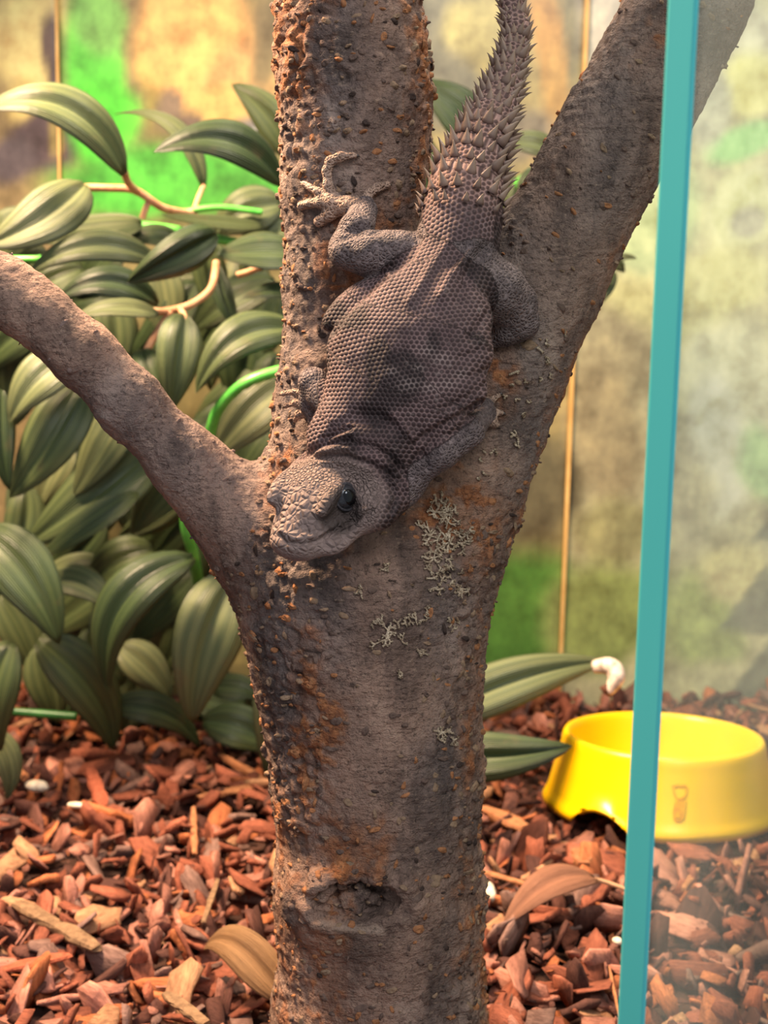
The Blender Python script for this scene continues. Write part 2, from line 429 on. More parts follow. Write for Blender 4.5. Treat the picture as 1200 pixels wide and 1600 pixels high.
LEFT = [tp(470, 900, YT, 110), tp(400, 835, YT - .005, 76), tp(345, 780, YT - .010, 56), tp(290, 722, YT - .014, 48), tp(205, 632, YT - .018, 44), tp(130, 553, YT - .020, 43),
        tp(62, 493, YT - .020, 42), tp(0, 452, YT - .018, 45), tp(-90, 405, YT - .016, 46), tp(-200, 360, YT - .014, 46), tp(-300, 322, YT - .012, 44)]
fld.chain(TRUNK, 0.012); fld.chain(STEM, 0.02); fld.chain(RIGHT, 0.022); fld.chain(LEFT, 0.016)
IDN = np.eye(3)
def lump(px, py, Y, r, k=0.006, rr=None):
    p = P(px, py, Y); u = M(1, p)
    fld.ell(p, (RT, UP, FW), np.array(rr if rr else (r, r, r)) * u, k)
# broken stubs on the upright stem and the side twig
for a in ((452, 32, .668, 15), (446, 50, .668, 12), (437, 72, .668, 12), (440, 100, .668, 14), (655, 150, .668, 17), (650, 175, .668, 20), (648, 130, .665, 14), (657, 100, .67, 12), (652, 215, .668, 15)):
    lump(*a)
p0, p1 = P(772, 786, .652), P(806, 806, .650)
fld.cone(p0, M(11, p0), p1, M(5, p1), 0.004)
# the old branch scar low on the trunk: swollen rim, hollow, lumps inside
YF = YT - M(157, P(592, 1400, YT))
lump(556, 1412, YF + .012, 0, 0.012, (118, 70, 46))
for px, py, r in ((500, 1385, 24), (540, 1366, 24), (590, 1362, 24), (632, 1385, 22), (650, 1418, 20), (488, 1420, 20)): lump(px, py, YF + .0015, r, 0.004)
pc = P(556, 1408, YF - .001); uu = M(1, pc)
fld.ell(pc, (RT, UP, FW), np.array((70, 32, 42)) * uu, 0.0025, carve=True)
for k in range(34):
    lump(490 + 135 * random.random(), 1380 + 54 * random.random(), YF + .005 + .006 * random.random(), 6 + 9 * random.random(), 0.001)
lump(545, 1450, YF - .0015, 0, 0.002, (58, 7, 18)); lump(500, 1441, YF - .001, 0, 0.002, (18, 8, 16)); lump(592, 1456, YF - .001, 0, 0.002, (16, 10, 14))
V, Q = fld.mesh(); del fld
N = normals(V, Q)
px = project(V); X, Yp = px[:, 0], px[:, 1]
zmask = sstep(-0.03, 0.0, V[:, 2])
def seg_d(ch):
    b = np.full(len(V), 1e9); 
    for (a, ra), (c, rc) in zip(ch[:-1], ch[1:]):
        ab = c - a; t = np.clip(((V - a) @ ab) / (ab @ ab), 0, 1)
        b = np.minimum(b, np.linalg.norm(V - a - t[:, None] * ab, axis=1) - (ra + (rc - ra) * t))
    return b
dT, dS, dR, dL = seg_d(TRUNK), seg_d(STEM[2:]), seg_d(RIGHT[3:]), seg_d(LEFT[2:])
part = np.argmin(np.stack([dT, dS, dR, dL]), 0)
isS, isR, isL = (part == 1) * 1.0, (part == 2) * 1.0, (part == 3) * 1.0
big = fbm(V * np.array([22, 22, 14]), 3, 21)
rough = 0.45 + 0.6 * big + 0.5 * isS * sstep(430, 130, Yp) - 0.15 * isS - 0.25 * isR - 0.45 * isL
rough = rough + 0.5 * (sstep(55, 10, np.abs(X - 470)) * sstep(960, 1010, Yp) * sstep(1340, 1280, Yp)) + 0.5 * sstep(670, 730, X) * (part == 0)
rough = np.clip(rough, 0.02, 1.1)
ss = np.array([0.8, 0.8, 1.1])
crag = np.maximum(fbm(V * 150 * ss, 3, 31), 0.0) ** 0.8
crag2 = np.abs(fbm(V * 75 * ss, 3, 41))
disp = 0.0016 * fbm(V * 34 * ss, 3, 51) + rough * (0.0030 * crag - 0.0022 * (0.16 - np.minimum(crag2, 0.16)) / 0.16 * sstep(0.3, 0.8, rough))
disp += 0.0011 * fbm(V * 300, 2, 61) * (0.5 + rough) + 0.0007 * np.maximum(fbm(V * np.array([150, 150, 330]), 2, 88), 0) * (1 - isL)
cavm = 1 - sstep(0.8, 1.45, np.sqrt(((X - 556) / 95) ** 2 + ((Yp - 1408) / 52) ** 2))
disp += cavm * (N[:, 1] < .4) * (0.0022 * fbm(V * 130, 3, 77) + .0016 * fbm(V * 320, 2, 78))
V = V + N * disp[:, None]
rust = np.clip(1.7 * fbm(V * np.array([40, 40, 18]), 4, 71) - 0.08 + 0.32 * isS * sstep(420, 120, Yp) + 0.55 * (rough - 0.55), 0, 1) * (1 - isL)
rust += 0.5 * np.exp(-(polydist(px, [(480, 990), (478, 1180), (465, 1290)]) / 24) ** 2) * np.clip(0.6 + fbm(V * 120, 3, 5), 0, 1)
rust = np.clip(rust * (0.35 + 1.2 * sstep(0.0, 0.25, crag)), 0, 0.85)
pale = 0.6 * np.exp(-(polydist(px, [(500, 1443), (560, 1452), (595, 1455)]) / 7) ** 2) * (N[:, 1] < 0.2)      # bare callus wood on the lip of the scar
grey = np.clip(0.35 + 1.2 * big + 0.25 * isR, 0, 1)
crackle = np.clip(isL + sstep(480, 380, X) * (part == 0) * 0.8 + sstep(640, 760, X) * (part == 0) * 0.5, 0, 1)
tree = obj('tree', None, label='forked brown bark tree trunk with three branches rising from the chips', cat='tree', loc=(float(P(598, 1700, YT)[0]), YT, 0))
tree_loc = np.array(tree.location)
TREE_BVH = BVHTree.FromPolygons([Vector(v) for v in V], [tuple(int(i) for i in q) for q in Q])
Nd = normals(V, Q)
TV, TN, TX, TPART, TROUGH = V, Nd, px, part, rough
fp = part[Q[:, 0]]
for pi, nm in ((0, 'trunk'), (1, 'branch'), (2, 'branch'), (3, 'branch')):
    q = Q[fp == pi]; used, inv = np.unique(q, return_inverse=True)
    me = mesh_np(nm, V[used] - tree_loc, inv.reshape(q.shape))
    for an, av in (('rust', rust), ('pale', pale), ('grey', grey), ('crackle', crackle)): fattr(me, an, av[used])
    me.normals_split_custom_set_from_vertices([tuple(n) for n in Nd[used]])
    obj(nm, me, BARK, tree)
def T(px, py, lift=0.0):            # the point where a sight line meets the tree, lifted off it by `lift` pixels
    d = ray(px, py); d = d / np.linalg.norm(d)
    h = TREE_BVH.ray_cast(Vector(CAM), Vector(d))
    if h[0] is None: return P(px, py, YT - .01)
    p = np.array(h[0]); return p - d * M(lift, p)
# bark flakes and lenticels
FL = Mat('bark_flake', 0.85, 0.2)
fc = FL.attr('fcol', 'Color'); FL.base(FL.mix(0.55, fc, FL.ramp(FL.noise(FL.coord(), 330, 4), [(0.3, (.25, .25, .25)), (0.7, (.8, .8, .8))]), 'OVERLAY'))
FL.nrm(FL.bump(FL.noise(FL.coord(), 500, 4), 0.0012))
front = np.where((TN[:, 1] < 0.35) & (V[:, 2] > 0))[0]
wgt = (0.25 + TROUGH[front]) * np.array([1.0, 1.5, 0.9, 0.55])[TPART[front]]; wgt /= wgt.sum()
pick = RNG.choice(front, 2600, p=wgt, replace=False)
FV, FF, FCc = [], [], []
for i in pick:
    n = TN[i]; pr = TPART[i]
    ax = {0: np.array([0, 0, 1.0]), 1: np.array([0, 0, 1.0]), 2: unit(np.array([.5, 0, .85])), 3: unit(np.array([.75, 0, -.66]))}[pr]
    ax = unit(ax - n * (ax @ n)); sd = np.cross(ax, n)
    w = random.uniform(0.0007, 0.0027) * (0.8 if pr == 3 else 1.0) * (1.5 if random.random() < 0.12 else 1); l = w * random.uniform(0.3, 0.75)
    if random.random() < 0.25 and pr < 2: w, l = l, w
    rot = random.uniform(-.45, .45); a1 = sd * math.cos(rot) + ax * math.sin(rot); a2 = ax * math.cos(rot) - sd * math.sin(rot)
    hgt = random.uniform(0.0006, 0.0020) * (0.8 if pr == 3 else 1); b0 = len(FV)
    k = 8
    for ring, (s, h) in enumerate(((1.15, -0.0006), (0.78, 0.75), (0.32, random.uniform(0.25, 1.1)))):
        for j in range(k):
            a = 2 * math.pi * j / k; jt = random.uniform(.75, 1.25)
            FV.append(TV[i] + (a1 * math.cos(a) * w + a2 * math.sin(a) * l) * s * jt + n * (h if ring == 0 else h * hgt * random.uniform(.6, 1.3)))
    for r in range(2):
        for j in range(k): FF.append((b0 + r * k + j, b0 + r * k + (j + 1) % k, b0 + (r + 1) * k + (j + 1) % k, b0 + (r + 1) * k + j))
    for t4 in ((0, 1, 6, 7), (1, 2, 5, 6), (2, 3, 4, 5)): FF.append(tuple(b0 + 2 * k + j for j in t4))
    u = random.random()
    if pr == 3: cc = lin(112, 92, 84)
    elif u < 0.27: cc = lin(150, 100, 66)
    elif u < 0.6: cc = lin(134, 108, 86)
    elif u < 0.94: cc = lin(100, 80, 70)
    else: cc = lin(62, 48, 42)
    FCc += [cc] * (3 * k)
me = mesh_np('bark_flakes', np.array(FV) - tree_loc, FF, smooth=False); cattr(me, 'fcol', FCc)
obj('bark_flakes', me, FL.m, tree, kind='stuff')
# lichen tufts
LI = Mat('lichen', 0.9, 0.1); LI.base(LI.ramp(LI.noise(LI.coord(), 300), [(0.3, lin(150, 128, 106)), (0.7, lin(204, 184, 158))]))
def lichen(px, py, rad, nb):
    c = T(px, py); d = ray(px, py); LV, LF = [], []
    def strip(x, y, a, ln, w, gen):
        pts = []
        for s in range(4):
            pts.append((x, y)); a += random.uniform(-.4, .4)
            x += math.cos(a) * ln / 4; y += math.sin(a) * ln / 4
        pts.append((x, y))
        Pw = [T(q[0], q[1], random.uniform(2.0, 5.0)) for q in pts]
        for s in range(4):
            t = unit(Pw[s + 1] - Pw[s]); n = -unit(d); sd = unit(np.cross(t, n)); ww = M(w, Pw[s]); b = len(LV)
            for q in (Pw[s], Pw[s + 1]):
                LV.extend([q - sd * ww - n * .0008, q - sd * ww * .6 + n * .0004, q + sd * ww * .6 + n * .0004, q + sd * ww - n * .0008])
            for j in range(3): LF.append((b + j, b + j + 1, b + 5 + j, b + 4 + j))
        if gen < 2:
            for _ in range(2): strip(x, y, a + random.uniform(-1, 1), ln * .6, w * .85, gen + 1)
    for k in range(nb):
        a = 2 * math.pi * (k + random.random()) / nb
        strip(px, py, a, rad * random.uniform(.35, .6), random.uniform(1.2, 2.1), 0)
    me = mesh_np('lichen_tuft', np.array(LV) - tree_loc, LF); obj('lichen_tuft', me, LI.m, tree)
for a in ((680, 800, 26, 8), (700, 815, 24, 7), (672, 838, 24, 7), (702, 848, 26, 8), (678, 872, 30, 8), (705, 885, 22, 6), (722, 862, 14, 5), (730, 835, 20, 5), (690, 905, 22, 7), (722, 925, 22, 6),
          (650, 968, 20, 6), (668, 955, 14, 5), (606, 985, 26, 9), (590, 970, 12, 4), (565, 928, 14, 5), (707, 972, 18, 5), (662, 1022, 16, 5), (690, 1145, 24, 7), (628, 1052, 12, 5), (600, 890, 12, 4), (690, 785, 16, 5)):
    lichen(a[0], a[1], a[2] * .62, max(3, a[3] - 3))
    for _ in range(2 + 2 * (a[2] > 18) + 2 * (a[2] > 23)): lichen(a[0] + random.uniform(-1, 1) * a[2] * .9, a[1] + random.uniform(-1, 1) * a[2] * .9, a[2] * random.uniform(.3, .5), 3)
for k in range(26):
    t = random.random(); lichen(760 + 105 * (1 - t) + random.uniform(-35, 25), 520 + 230 * t, random.uniform(5, 10), 2)
# ================================================================ the lizard
lz = Field((-0.085, 0.505, 0.275), (0.105, 0.685, 0.80), 0.00075)
def cv(v): return RT * v[0] + UP * v[1] - FW * v[2]      # right, up, towards-viewer to world
SP = [(722, 350, .6080, 58, 44), (710, 392, .6030, 58, 46), (693, 432, .5970, 72, 50), (675, 478, .5905, 99, 56), (658, 522, .5865, 119, 60), (641, 565, .5850, 133, 62),
      (617, 602, .5845, 124, 62), (594, 642, .5845, 98, 58), (570, 676, .584, 80, 54), (556, 704, .582, 84, 50)]
SPW = [P(a, b, c) for a, b, c, *_ in SP]
DORS0 = cv((-0.10, 0.18, 0.97))
CH = []                 # chains used to lay out the scale rows: points, radii, kind, dorsal reference
for i, (a, b, c, w, h) in enumerate(SP):
    ax = unit(SPW[min(i + 1, len(SP) - 1)] - SPW[max(i - 1, 0)])
    n = unit(DORS0 - ax * (DORS0 @ ax)); lat = np.cross(n, ax); u = M(1, SPW[i])
    lz.ell(SPW[i], (ax, lat, n), np.array((46 + 0.1 * w, w, h)) * u, 0.008)
CH.append(([(p, M(s[3], p)) for p, s in zip(SPW, SP)], 'body'))
# left flank skin bulge
p = P(556, 474, .602); u = M(1, p); e1 = cv(unit((1, .78, 0))); e2 = cv(unit((-.78, 1, 0)))
lz.ell(p, (e1, e2, FW), np.array((64, 26, 34)) * u, 0.004)
# tail core
TAIL = [(716, 372, .6055, 60), (722, 335, .609, 57), (728, 295, .613, 53), (742, 250, .618, 46), (760, 205, .624, 37), (776, 165, .630, 30), (790, 125, .636, 25), (801, 85, .641, 21), (806, 45, .645, 18), (801, 5, .648, 15), (793, -40, .650, 12), (786, -75, .650, 10), (784, -130, .652, 8), (790, -190, .654, 6), (800, -240, .655, 3)]
TW = [(P(a, b, c), M(r, P(a, b, c))) for a, b, c, r in TAIL]
lz.chain(TW, 0.006); CH.append((TW, 'tail'))
# limbs
def limb(pts, k=0.005, kind='limb'):
    ch = [(np.asarray(q[0]), M(q[1], q[0])) for q in pts]; lz.chain(ch, k); CH.append((ch, kind)); return ch
a_knee = P(540, 393, .6005)
limb([(P(690, 400, .6085), 34), (P(625, 397, .6050), 36), (P(575, 396, .6035), 37), (P(544, 393, .6050), 31)], 0.0012)
ank = T(571, 326, 15)
limb([(P(540, 388, .6090), 27), (P(557, 358, .6105), 27), (ank, 18)], 0.0010)
limb([(T(571, 328, 15), 15), (T(545, 321, 13), 14), (T(524, 316, 9), 12)], 0.003, 'foot')
TOES = [[(T(524, 312, 8), 9), (T(513, 290, 7), 6), (T(511, 268, 6), 5.5), (T(516, 252, 6), 5), (T(532, 245, 6), 5), (T(554, 243, 4), 4)],
        [(T(520, 312, 8), 8), (T(497, 300, 6), 5), (T(474, 287, 4), 3.5)],
        [(T(524, 318, 8), 9), (T(500, 317, 6), 7), (T(484, 318, 5), 6), (T(471, 322, 4), 5.5)],
        [(T(530, 325, 8), 9), (T(514, 336, 7), 8), (T(499, 346, 6), 8.5)],
        [(T(568, 318, 10), 9), (T(577, 302, 8), 6), (T(590, 293, 7), 7), (T(605, 289, 6), 6)]]
for t in TOES: limb([(q, r * 1.22) for q, r in t], 0.002, 'foot')
limb([(P(726, 424, .600), 44), (P(775, 452, .606), 42), (T(800, 478, 24), 38), (T(814, 503, 16), 27)])
limb([(T(814, 503, 15), 25), (T(790, 516, 12), 22), (T(770, 528, 8), 15)], 0.003)
limb([(P(530, 650, .592), 24), (P(502, 618, .599), 24), (P(489, 598, .603), 23), (P(488, 630, .606), 22), (P(493, 656, .604), 14)], 0.0015)
HANDL = [[(T(478, 622, 6), 9), (T(462, 614, 8), 5), (T(457, 616, 8), 4.5)], [(T(480, 634, 6), 9), (T(464, 630, 8), 5), (T(458, 634, 8), 4.5)], [(T(484, 645, 6), 9), (T(468, 648, 8), 6), (T(464, 657, 6), 5)]]
HL = [[(P(484, 618, .6095), 8), (P(460, 612, .614), 6), (P(442, 615, .620), 5)], [(P(482, 634, .6095), 8), (P(463, 629, .613), 6), (P(447, 634, .620), 5)], [(P(484, 645, .609), 8), (P(468, 647, .612), 7), (P(461, 657, .617), 5.5)]]
for t in HL: limb(t, 0.002, 'foot')
wr = T(752, 642, 15)
limb([(P(650, 730, .5830), 28), (P(690, 704, .5785), 30), (P(728, 674, .5820), 28), (wr, 22)], 0.0012)
HR = [[(T(754, 634, 10), 9), (T(766, 626, 6), 5), (T(779, 617, 4), 3.5)], [(T(758, 644, 9), 9), (T(770, 644, 6), 5), (T(783, 645, 4), 3.5)], [(T(756, 654, 9), 9), (T(768, 657, 6), 6), (T(776, 663, 4), 4)]]
for t in HR: limb([(q, r * 1.3) for q, r in t], 0.002, 'foot')
# head
HO = P(492, 775, .5770); HU = M(1, HO)
HF = cv((-.45, -.75, .48)); HS = cv((.85, -.2, .484)); HF = unit(HF); HS = unit(HS - HF * (HS @ HF)); HUp = np.cross(HF, HS)
if HUp @ UP < 0: HUp = -HUp
def hp(f, s, u): return HO + (HF * f + HS * s + HUp * u) * HU
def hell(f, s, u, rf, rs, ru, k=0.006, carve=False): lz.ell(hp(f, s, u), (HF, HS, HUp), np.array((rf, rs, ru)) * HU, k, carve)
hell(-88, 22, -14, 62, 84, 50, 0.009)
p = P(612, 756, .5835); lz.ell(p, (RT, UP, FW), np.array((52, 44, 42)) * M(1, p), 0.005)
hell(-12, 0, 0, 72, 60, 44)
hell(42, 0, -12, 56, 50, 34)
hell(78, 0, -20, 27, 40, 22)
hell(28, 8, -31, 72, 53, 17, 0.004)
hell(-36, 80, -30, 56, 48, 40); hell(14, 52, -34, 60, 34, 16, 0.006); hell(-42, -48, -24, 50, 36, 36)
for s in (-1, 1): hell(14, 47 * s, 25, 36, 15, 14, 0.004)
EYE = hp(20, 57, 4)
hell(20, 70, 4, 28, 16, 23, 0.003, carve=True)
V, Q = lz.mesh(); del lz
# keep the one connected body
N = normals(V, Q); px = project(V)
vis = sstep(0.0, -0.25, N @ FW)
disp = np.zeros(len(V))
u0 = M(1, HO)
def crease(poly, w, d):
    global disp
    disp = disp + np.exp(-(polydist(px, poly) / w) ** 2) * vis * d * u0
crease([(437, 836), (446, 848), (474, 851), (496, 846), (517, 832), (541, 820), (559, 811), (582, 797)], 3.2, -6.0)
crease([(439, 829), (462, 841), (495, 837), (517, 822), (545, 809), (585, 788)], 4.0, 3.0)
for f in ([(459, 727), (485, 714), (541, 713), (585, 728), (604, 751)], [(537, 692), (585, 697), (615, 714), (637, 747)], [(502, 686), (546, 668)], [(470, 712), (500, 696), (545, 686)],
          [(600, 735), (622, 752), (634, 775)], [(556, 702), (595, 708), (622, 728), (632, 752)], [(612, 760), (622, 778), (612, 798)]):
    crease(f, 4.5, -7.5)
    crease([(x + 2, y + 8) for x, y in f], 4.0, 2.5)
crease([(562, 650), (590, 652), (615, 664)], 13, -11); crease([(612, 648), (640, 678), (662, 702)], 6, 6)
crease([(505, 690), (520, 668), (560, 645)], 6, -4)
crease([(742, 380), (712, 420), (690, 460)], 9, 7); crease([(755, 390), (732, 430), (716, 470)], 9, -7)
crease([(700, 380), (672, 420), (640, 470)], 8, 4); crease([(728, 385), (705, 418)], 7, -4)
crease([(735, 525), (752, 505), (762, 490)], 6, -5); crease([(720, 560), (752, 545), (768, 548)], 5, -4); crease([(715, 590), (745, 585), (768, 575)], 5, -4); crease([(690, 640), (730, 622), (760, 600)], 6, -4)
crease([(650, 692), (676, 676), (712, 655), (752, 630)], 6, -8); crease([(657, 372), (645, 400), (612, 425)], 4, -4)
crease([(520, 520), (548, 478), (600, 434)], 5, -6); crease([(524, 376), (556, 364), (594, 362)], 5, -6)
crease([(660, 700), (668, 730)], 5, -5); crease([(676, 690), (684, 712)], 3, -3)
crease([(474, 823), (482, 830)], 4.0, -4)
bodyd = np.zeros(len(V)); ridge = polydist(px, [(a, b) for a, b, *_ in SP])
V = V + N * disp[:, None]
V = V + N * (0.0010 * fbm(V * 60, 3, 4) + 0.0004 * fbm(V * 160, 2, 8))[:, None]
# per-vertex scale coordinates from the nearest chain
best = np.full(len(V), 1e9); kind = np.zeros(len(V), int); su = np.zeros(len(V)); sv = np.zeros(len(V))
KN = {'body': 0, 'tail': 1, 'limb': 2, 'foot': 3}
for ch, kd in CH:
    s0 = 0.0; ref = DORS0
    for (a, ra), (b, rb) in zip(ch[:-1], ch[1:]):
        ab = b - a; L = np.linalg.norm(ab); t0 = ab / max(L, 1e-9)
        t = np.clip(((V - a) @ ab) / max(L * L, 1e-12), 0, 1)
        q = V - a - t[:, None] * ab; d = np.linalg.norm(q, axis=1); rr = ra + (rb - ra) * t
        dd = d - rr
        n = unit(ref - t0 * (ref @ t0)); lt = np.cross(n, t0)
        if kd == 'body':
            dl, dn = q @ lt, q @ n; dd = np.sqrt(dl ** 2 + (dn * 1.9) ** 2 + (q @ t0) ** 2) - rr
            dd = dd - 0.0050
            v = dl + np.sign(dl) * np.maximum(-dn, 0) * 0.8
            s = s0 + ((V - a) @ t0)
        else:
            v = np.arctan2(q @ lt, q @ n) * rr; s = s0 + (t * L if s0 > 0 else (V - a) @ t0); dd = dd - (0.0045 if kd != 'tail' else 0.0)
        m = dd < best
        best[m] = dd[m]; kind[m] = KN[kd]; su[m] = s[m]; sv[m] = v[m]
        s0 += L
hl = (V - HO) @ np.stack([HF, HS, HUp], 1) / HU
headm = sstep(-62, -38, hl[:, 0]) * sstep(1.75, 1.35, np.sqrt((hl[:, 0] / 75) ** 2 + (hl[:, 1] / 75) ** 2 + (hl[:, 2] / 62) ** 2) * 1.0)
headm *= (px[:, 1] > 690) * sstep(655, 620, px[:, 0])
SC = np.array([0.0023, 0.0026, 0.0017, 0.0014])[kind]
# colours of the skin
body_c = np.array(lin(98, 80, 78)); pal = {0: lin(92, 74, 72), 1: lin(128, 102, 94), 2: lin(98, 86, 84), 3: lin(160, 134, 116)}
C = np.array([pal[k] for k in range(4)])[kind]
tb = sstep(0.0, 0.022, su)[:, None]; tm = (kind == 1)[:, None]
C = np.where(tm, np.array(pal[0]) * (1 - tb) + C * tb, C)
blot = fbm(V * 42, 3, 12)
C = C * (1 - 0.62 * sstep(-0.05, 0.2, blot) * (kind == 0))[:, None]
top = sstep(0.1, 0.55, N @ HUp) * headm
C = C * (1 - headm[:, None]) + headm[:, None] * np.array(lin(128, 108, 100))
eyed = np.linalg.norm(V - EYE, axis=1) / HU
C = C * (1 - 0.72 * (1 - sstep(26, 46, eyed))[:, None])
LZL = np.array([P(640, 560, .60)[0], .60, P(640, 560, .60)[2]])
lizard = obj('lizard', None, label='grey-brown spiny-tailed lizard clinging head down to the tree', cat='lizard', loc=LZL)
me = mesh_np('lizard_body', V - LZL, Q)
cattr(me, 'skin', np.clip(C, 0, 1)); vattr(me, 'suv', np.stack([su / SC, sv / SC, np.zeros(len(V))], 1)); fattr(me, 'head', headm); fattr(me, 'topm', top); fattr(me, 'plate', sstep(5, 30, hl[:, 0]) * sstep(.15, .5, top)); fattr(me, 'limbm', (kind >= 2) * (1 - headm))
spots = np.zeros(len(V))
for a, b, r in ((668, 548, 14), (690, 560, 16), (640, 600, 18), (672, 605, 14), (700, 600, 14), (612, 580, 10), (720, 585, 12), (655, 575, 10)): spots = np.maximum(spots, np.exp(-(((px[:, 0] - a) / r) ** 2 + ((px[:, 1] - b) / (r * .6)) ** 2)))
fattr(me, 'spots', spots * (kind == 0))
def mat_skin():
    m = Mat('lizard_skin', 0.72, 0.25)
    col = m.attr('skin', 'Color'); suv = m.attr('suv', 'Vector')
    co = m.coord()
    wob = m.new('ShaderNodeVectorMath', {0: m.noise(co, 130, 2, out='Color'), 1: (0.5, 0.5, 0.5)}, operation='SUBTRACT')
    suv = m.new('ShaderNodeVectorMath', {0: wob, 1: (0.7, 0.7, 0.0), 2: suv}, operation='MULTIPLY_ADD')
    def lattice(off):
        a = m.new('ShaderNodeVectorMath', {0: suv, 1: (off[0], off[1], 0)}, operation='ADD')
        n = m.t.nodes.new('ShaderNodeVectorMath'); n.operation = 'WRAP'
        m.put(n.inputs[0], a); n.inputs[1].default_value = (0.5, 0.866, 1); n.inputs[2].default_value = (-0.5, -0.866, -1)
        return m.new('ShaderNodeVectorMath', {0: n.outputs[0]}, 'Value', operation='LENGTH')
    d = m.math('MINIMUM', lattice((0, 0)), lattice((0.5, 0.866)))
    rim = m.rng(d, 0.26, 0.52)                     # 0 in the middle of a scale, 1 on its rim
    pt_ = m.attr('plate'); vh = m.new('ShaderNodeMix', {0: pt_, 2: m.voro(co, 560, 'DISTANCE_TO_EDGE'), 3: m.voro(co, 300, 'DISTANCE_TO_EDGE')})
    hd = m.attr('head')
    dome = m.math('SUBTRACT', 1.0, m.math('MULTIPLY', d, m.math('MULTIPLY', d, 2.6)))
    domeh = m.math('MULTIPLY', m.rng(vh, 0.0, 0.32), m.rng(m.attr('topm'), 0.0, 1.0, 0.22, 1.1))
    lm = m.attr('limbm'); vl = m.voro(co, 560, 'DISTANCE_TO_EDGE'); riml = m.rng(vl, 0.02, 0.2, 0.75, 0.25)
    rim = m.new('ShaderNodeMix', {0: lm, 2: rim, 3: riml}); dome = m.new('ShaderNodeMix', {0: lm, 2: dome, 3: m.rng(vl, 0.0, 0.35)})
    hmix = m.new('ShaderNodeMix', {0: hd, 2: dome, 3: domeh})
    cb = m.mix(m.math('MULTIPLY', rim, m.rng(m.noise(co, 90, 3), 0.3, 0.65, 0.35, 0.9)), m.mix(1.0, col, (0.46, 0.42, 0.43), 'MULTIPLY'), m.mix(1.0, m.mix(1.0, col, (2.5, 2.4, 2.35), 'MULTIPLY'), (0.02, 0.018, 0.018), 'ADD'))
    cb = m.mix(m.math('MULTIPLY', m.math('MULTIPLY', m.attr('spots'), rim), 0.6), cb, lin(168, 148, 140))
    chd = col
    c = m.mix(hd, cb, chd)
    c = m.mix(m.rng(m.noise(co, 240, 3, 0.7), 0.6, 0.8, 0, 0.35), c, lin(168, 150, 142))
    m.base(c)
    m.nrm(m.bump(m.noise(co, 900, 3), 0.0002, 0.6, m.bump(hmix, 0.00095, 1.0)))
    return m.m
SKIN = mat_skin()
obj('body', me, SKIN, lizard)
LIZ_BVH = BVHTree.FromPolygons([Vector(v) for v in V], [tuple(int(i) for i in q) for q in Q])
# eye
def uvs(c, axes, r, nu=24, nv=16):
    Vv, Ff = [], []
    for i in range(nv + 1):
        th = math.pi * i / nv
        for j in range(nu):
            ph = 2 * math.pi * j / nu
            l = (math.cos(th), math.sin(th) * math.cos(ph), math.sin(th) * math.sin(ph))
            Vv.append(np.asarray(c) + sum(np.asarray(axes[k]) * l[k] * r[k] for k in range(3)))
    for i in range(nv):
        for j in range(nu): Ff.append((i * nu + j, i * nu + (j + 1) % nu, (i + 1) * nu + (j + 1) % nu, (i + 1) * nu + j))
    return Vv, Ff
ME_ = Mat('eye_ball', 0.25, 0.4); ME_.base(ME_.ramp(ME_.noise(ME_.coord(), 900), [(0.3, lin(30, 30, 33)), (0.7, lin(58, 56, 58))]))
MPU = Mat('pupil', 0.12, 0.5); MPU.base(lin(10, 9, 11))
LID = Mat('eyelid', 0.6, 0.3); LID.base(LID.ramp(LID.noise(LID.coord(), 700), [(0.3, lin(44, 40, 42)), (0.7, lin(76, 70, 72))])); LID.nrm(LID.bump(LID.noise(LID.coord(), 900), 0.0005))
ed = unit(HS * 1.0 - FW * 0.55); eu = unit(HUp - ed * (HUp @ ed)); ew = np.cross(ed, eu)
def surf_liz(px_, py_):
    d = ray(px_, py_); d = d / np.linalg.norm(d); h = LIZ_BVH.ray_cast(Vector(CAM), Vector(d)); return np.array(h[0]) if h[0] else P(px_, py_, .56)
ec = surf_liz(541, 776) - ed * M(9, HO)
r_e = 22 * HU
Ve, Fe = uvs(ec, (ed, eu, ew), (r_e,) * 3); eye = obj('eye', mesh_py('eye', np.array(Ve) - LZL, Fe), ME_.m, lizard, label='dark grey eye')
Ve, Fe = uvs(ec + ed * r_e * 0.72, (ed, eu, ew), (r_e * .33, r_e * .66, r_e * .54)); obj('pupil', mesh_py('pupil', np.array(Ve) - LZL, Fe), MPU.m, eye)
def ring(c, n, a, b, R1, R2, tr, m=36):
    pts = [c + a * math.cos(2 * math.pi * i / m) * R1 + b * math.sin(2 * math.pi * i / m) * R2 for i in range(m)]
    Vv, Ff = [], []
    for i, q in enumerate(pts):
        o = unit(q - c)
        for k in range(8):
            t = 2 * math.pi * k / 8; Vv.append(q + (o * math.cos(t) + n * math.sin(t) * .8) * tr)
    for i in range(m):
        for k in range(8): Ff.append((i * 8 + k, i * 8 + (k + 1) % 8, ((i + 1) % m) * 8 + (k + 1) % 8, ((i + 1) % m) * 8 + k))
    return Vv, Ff
for R1, R2, tr, off in ((21.5, 18.5, 3.0, 9.0), (26, 23, 3.6, 0.5)):
    Vr, Fr = ring(ec + ed * off * HU, ed, eu, ew, R1 * HU, R2 * HU, tr * HU); obj('eyelid', mesh_py('eyelid', np.array(Vr) - LZL, Fr), LID.m, lizard)
# far eye on the other side of the head
ec2 = hp(20, -52, 6); Ve, Fe = uvs(ec2, (HF, HS, HUp), (r_e * .9,) * 3, 16, 10); obj('eye', mesh_py('eye', np.array(Ve) - LZL, Fe), ME_.m, lizard)
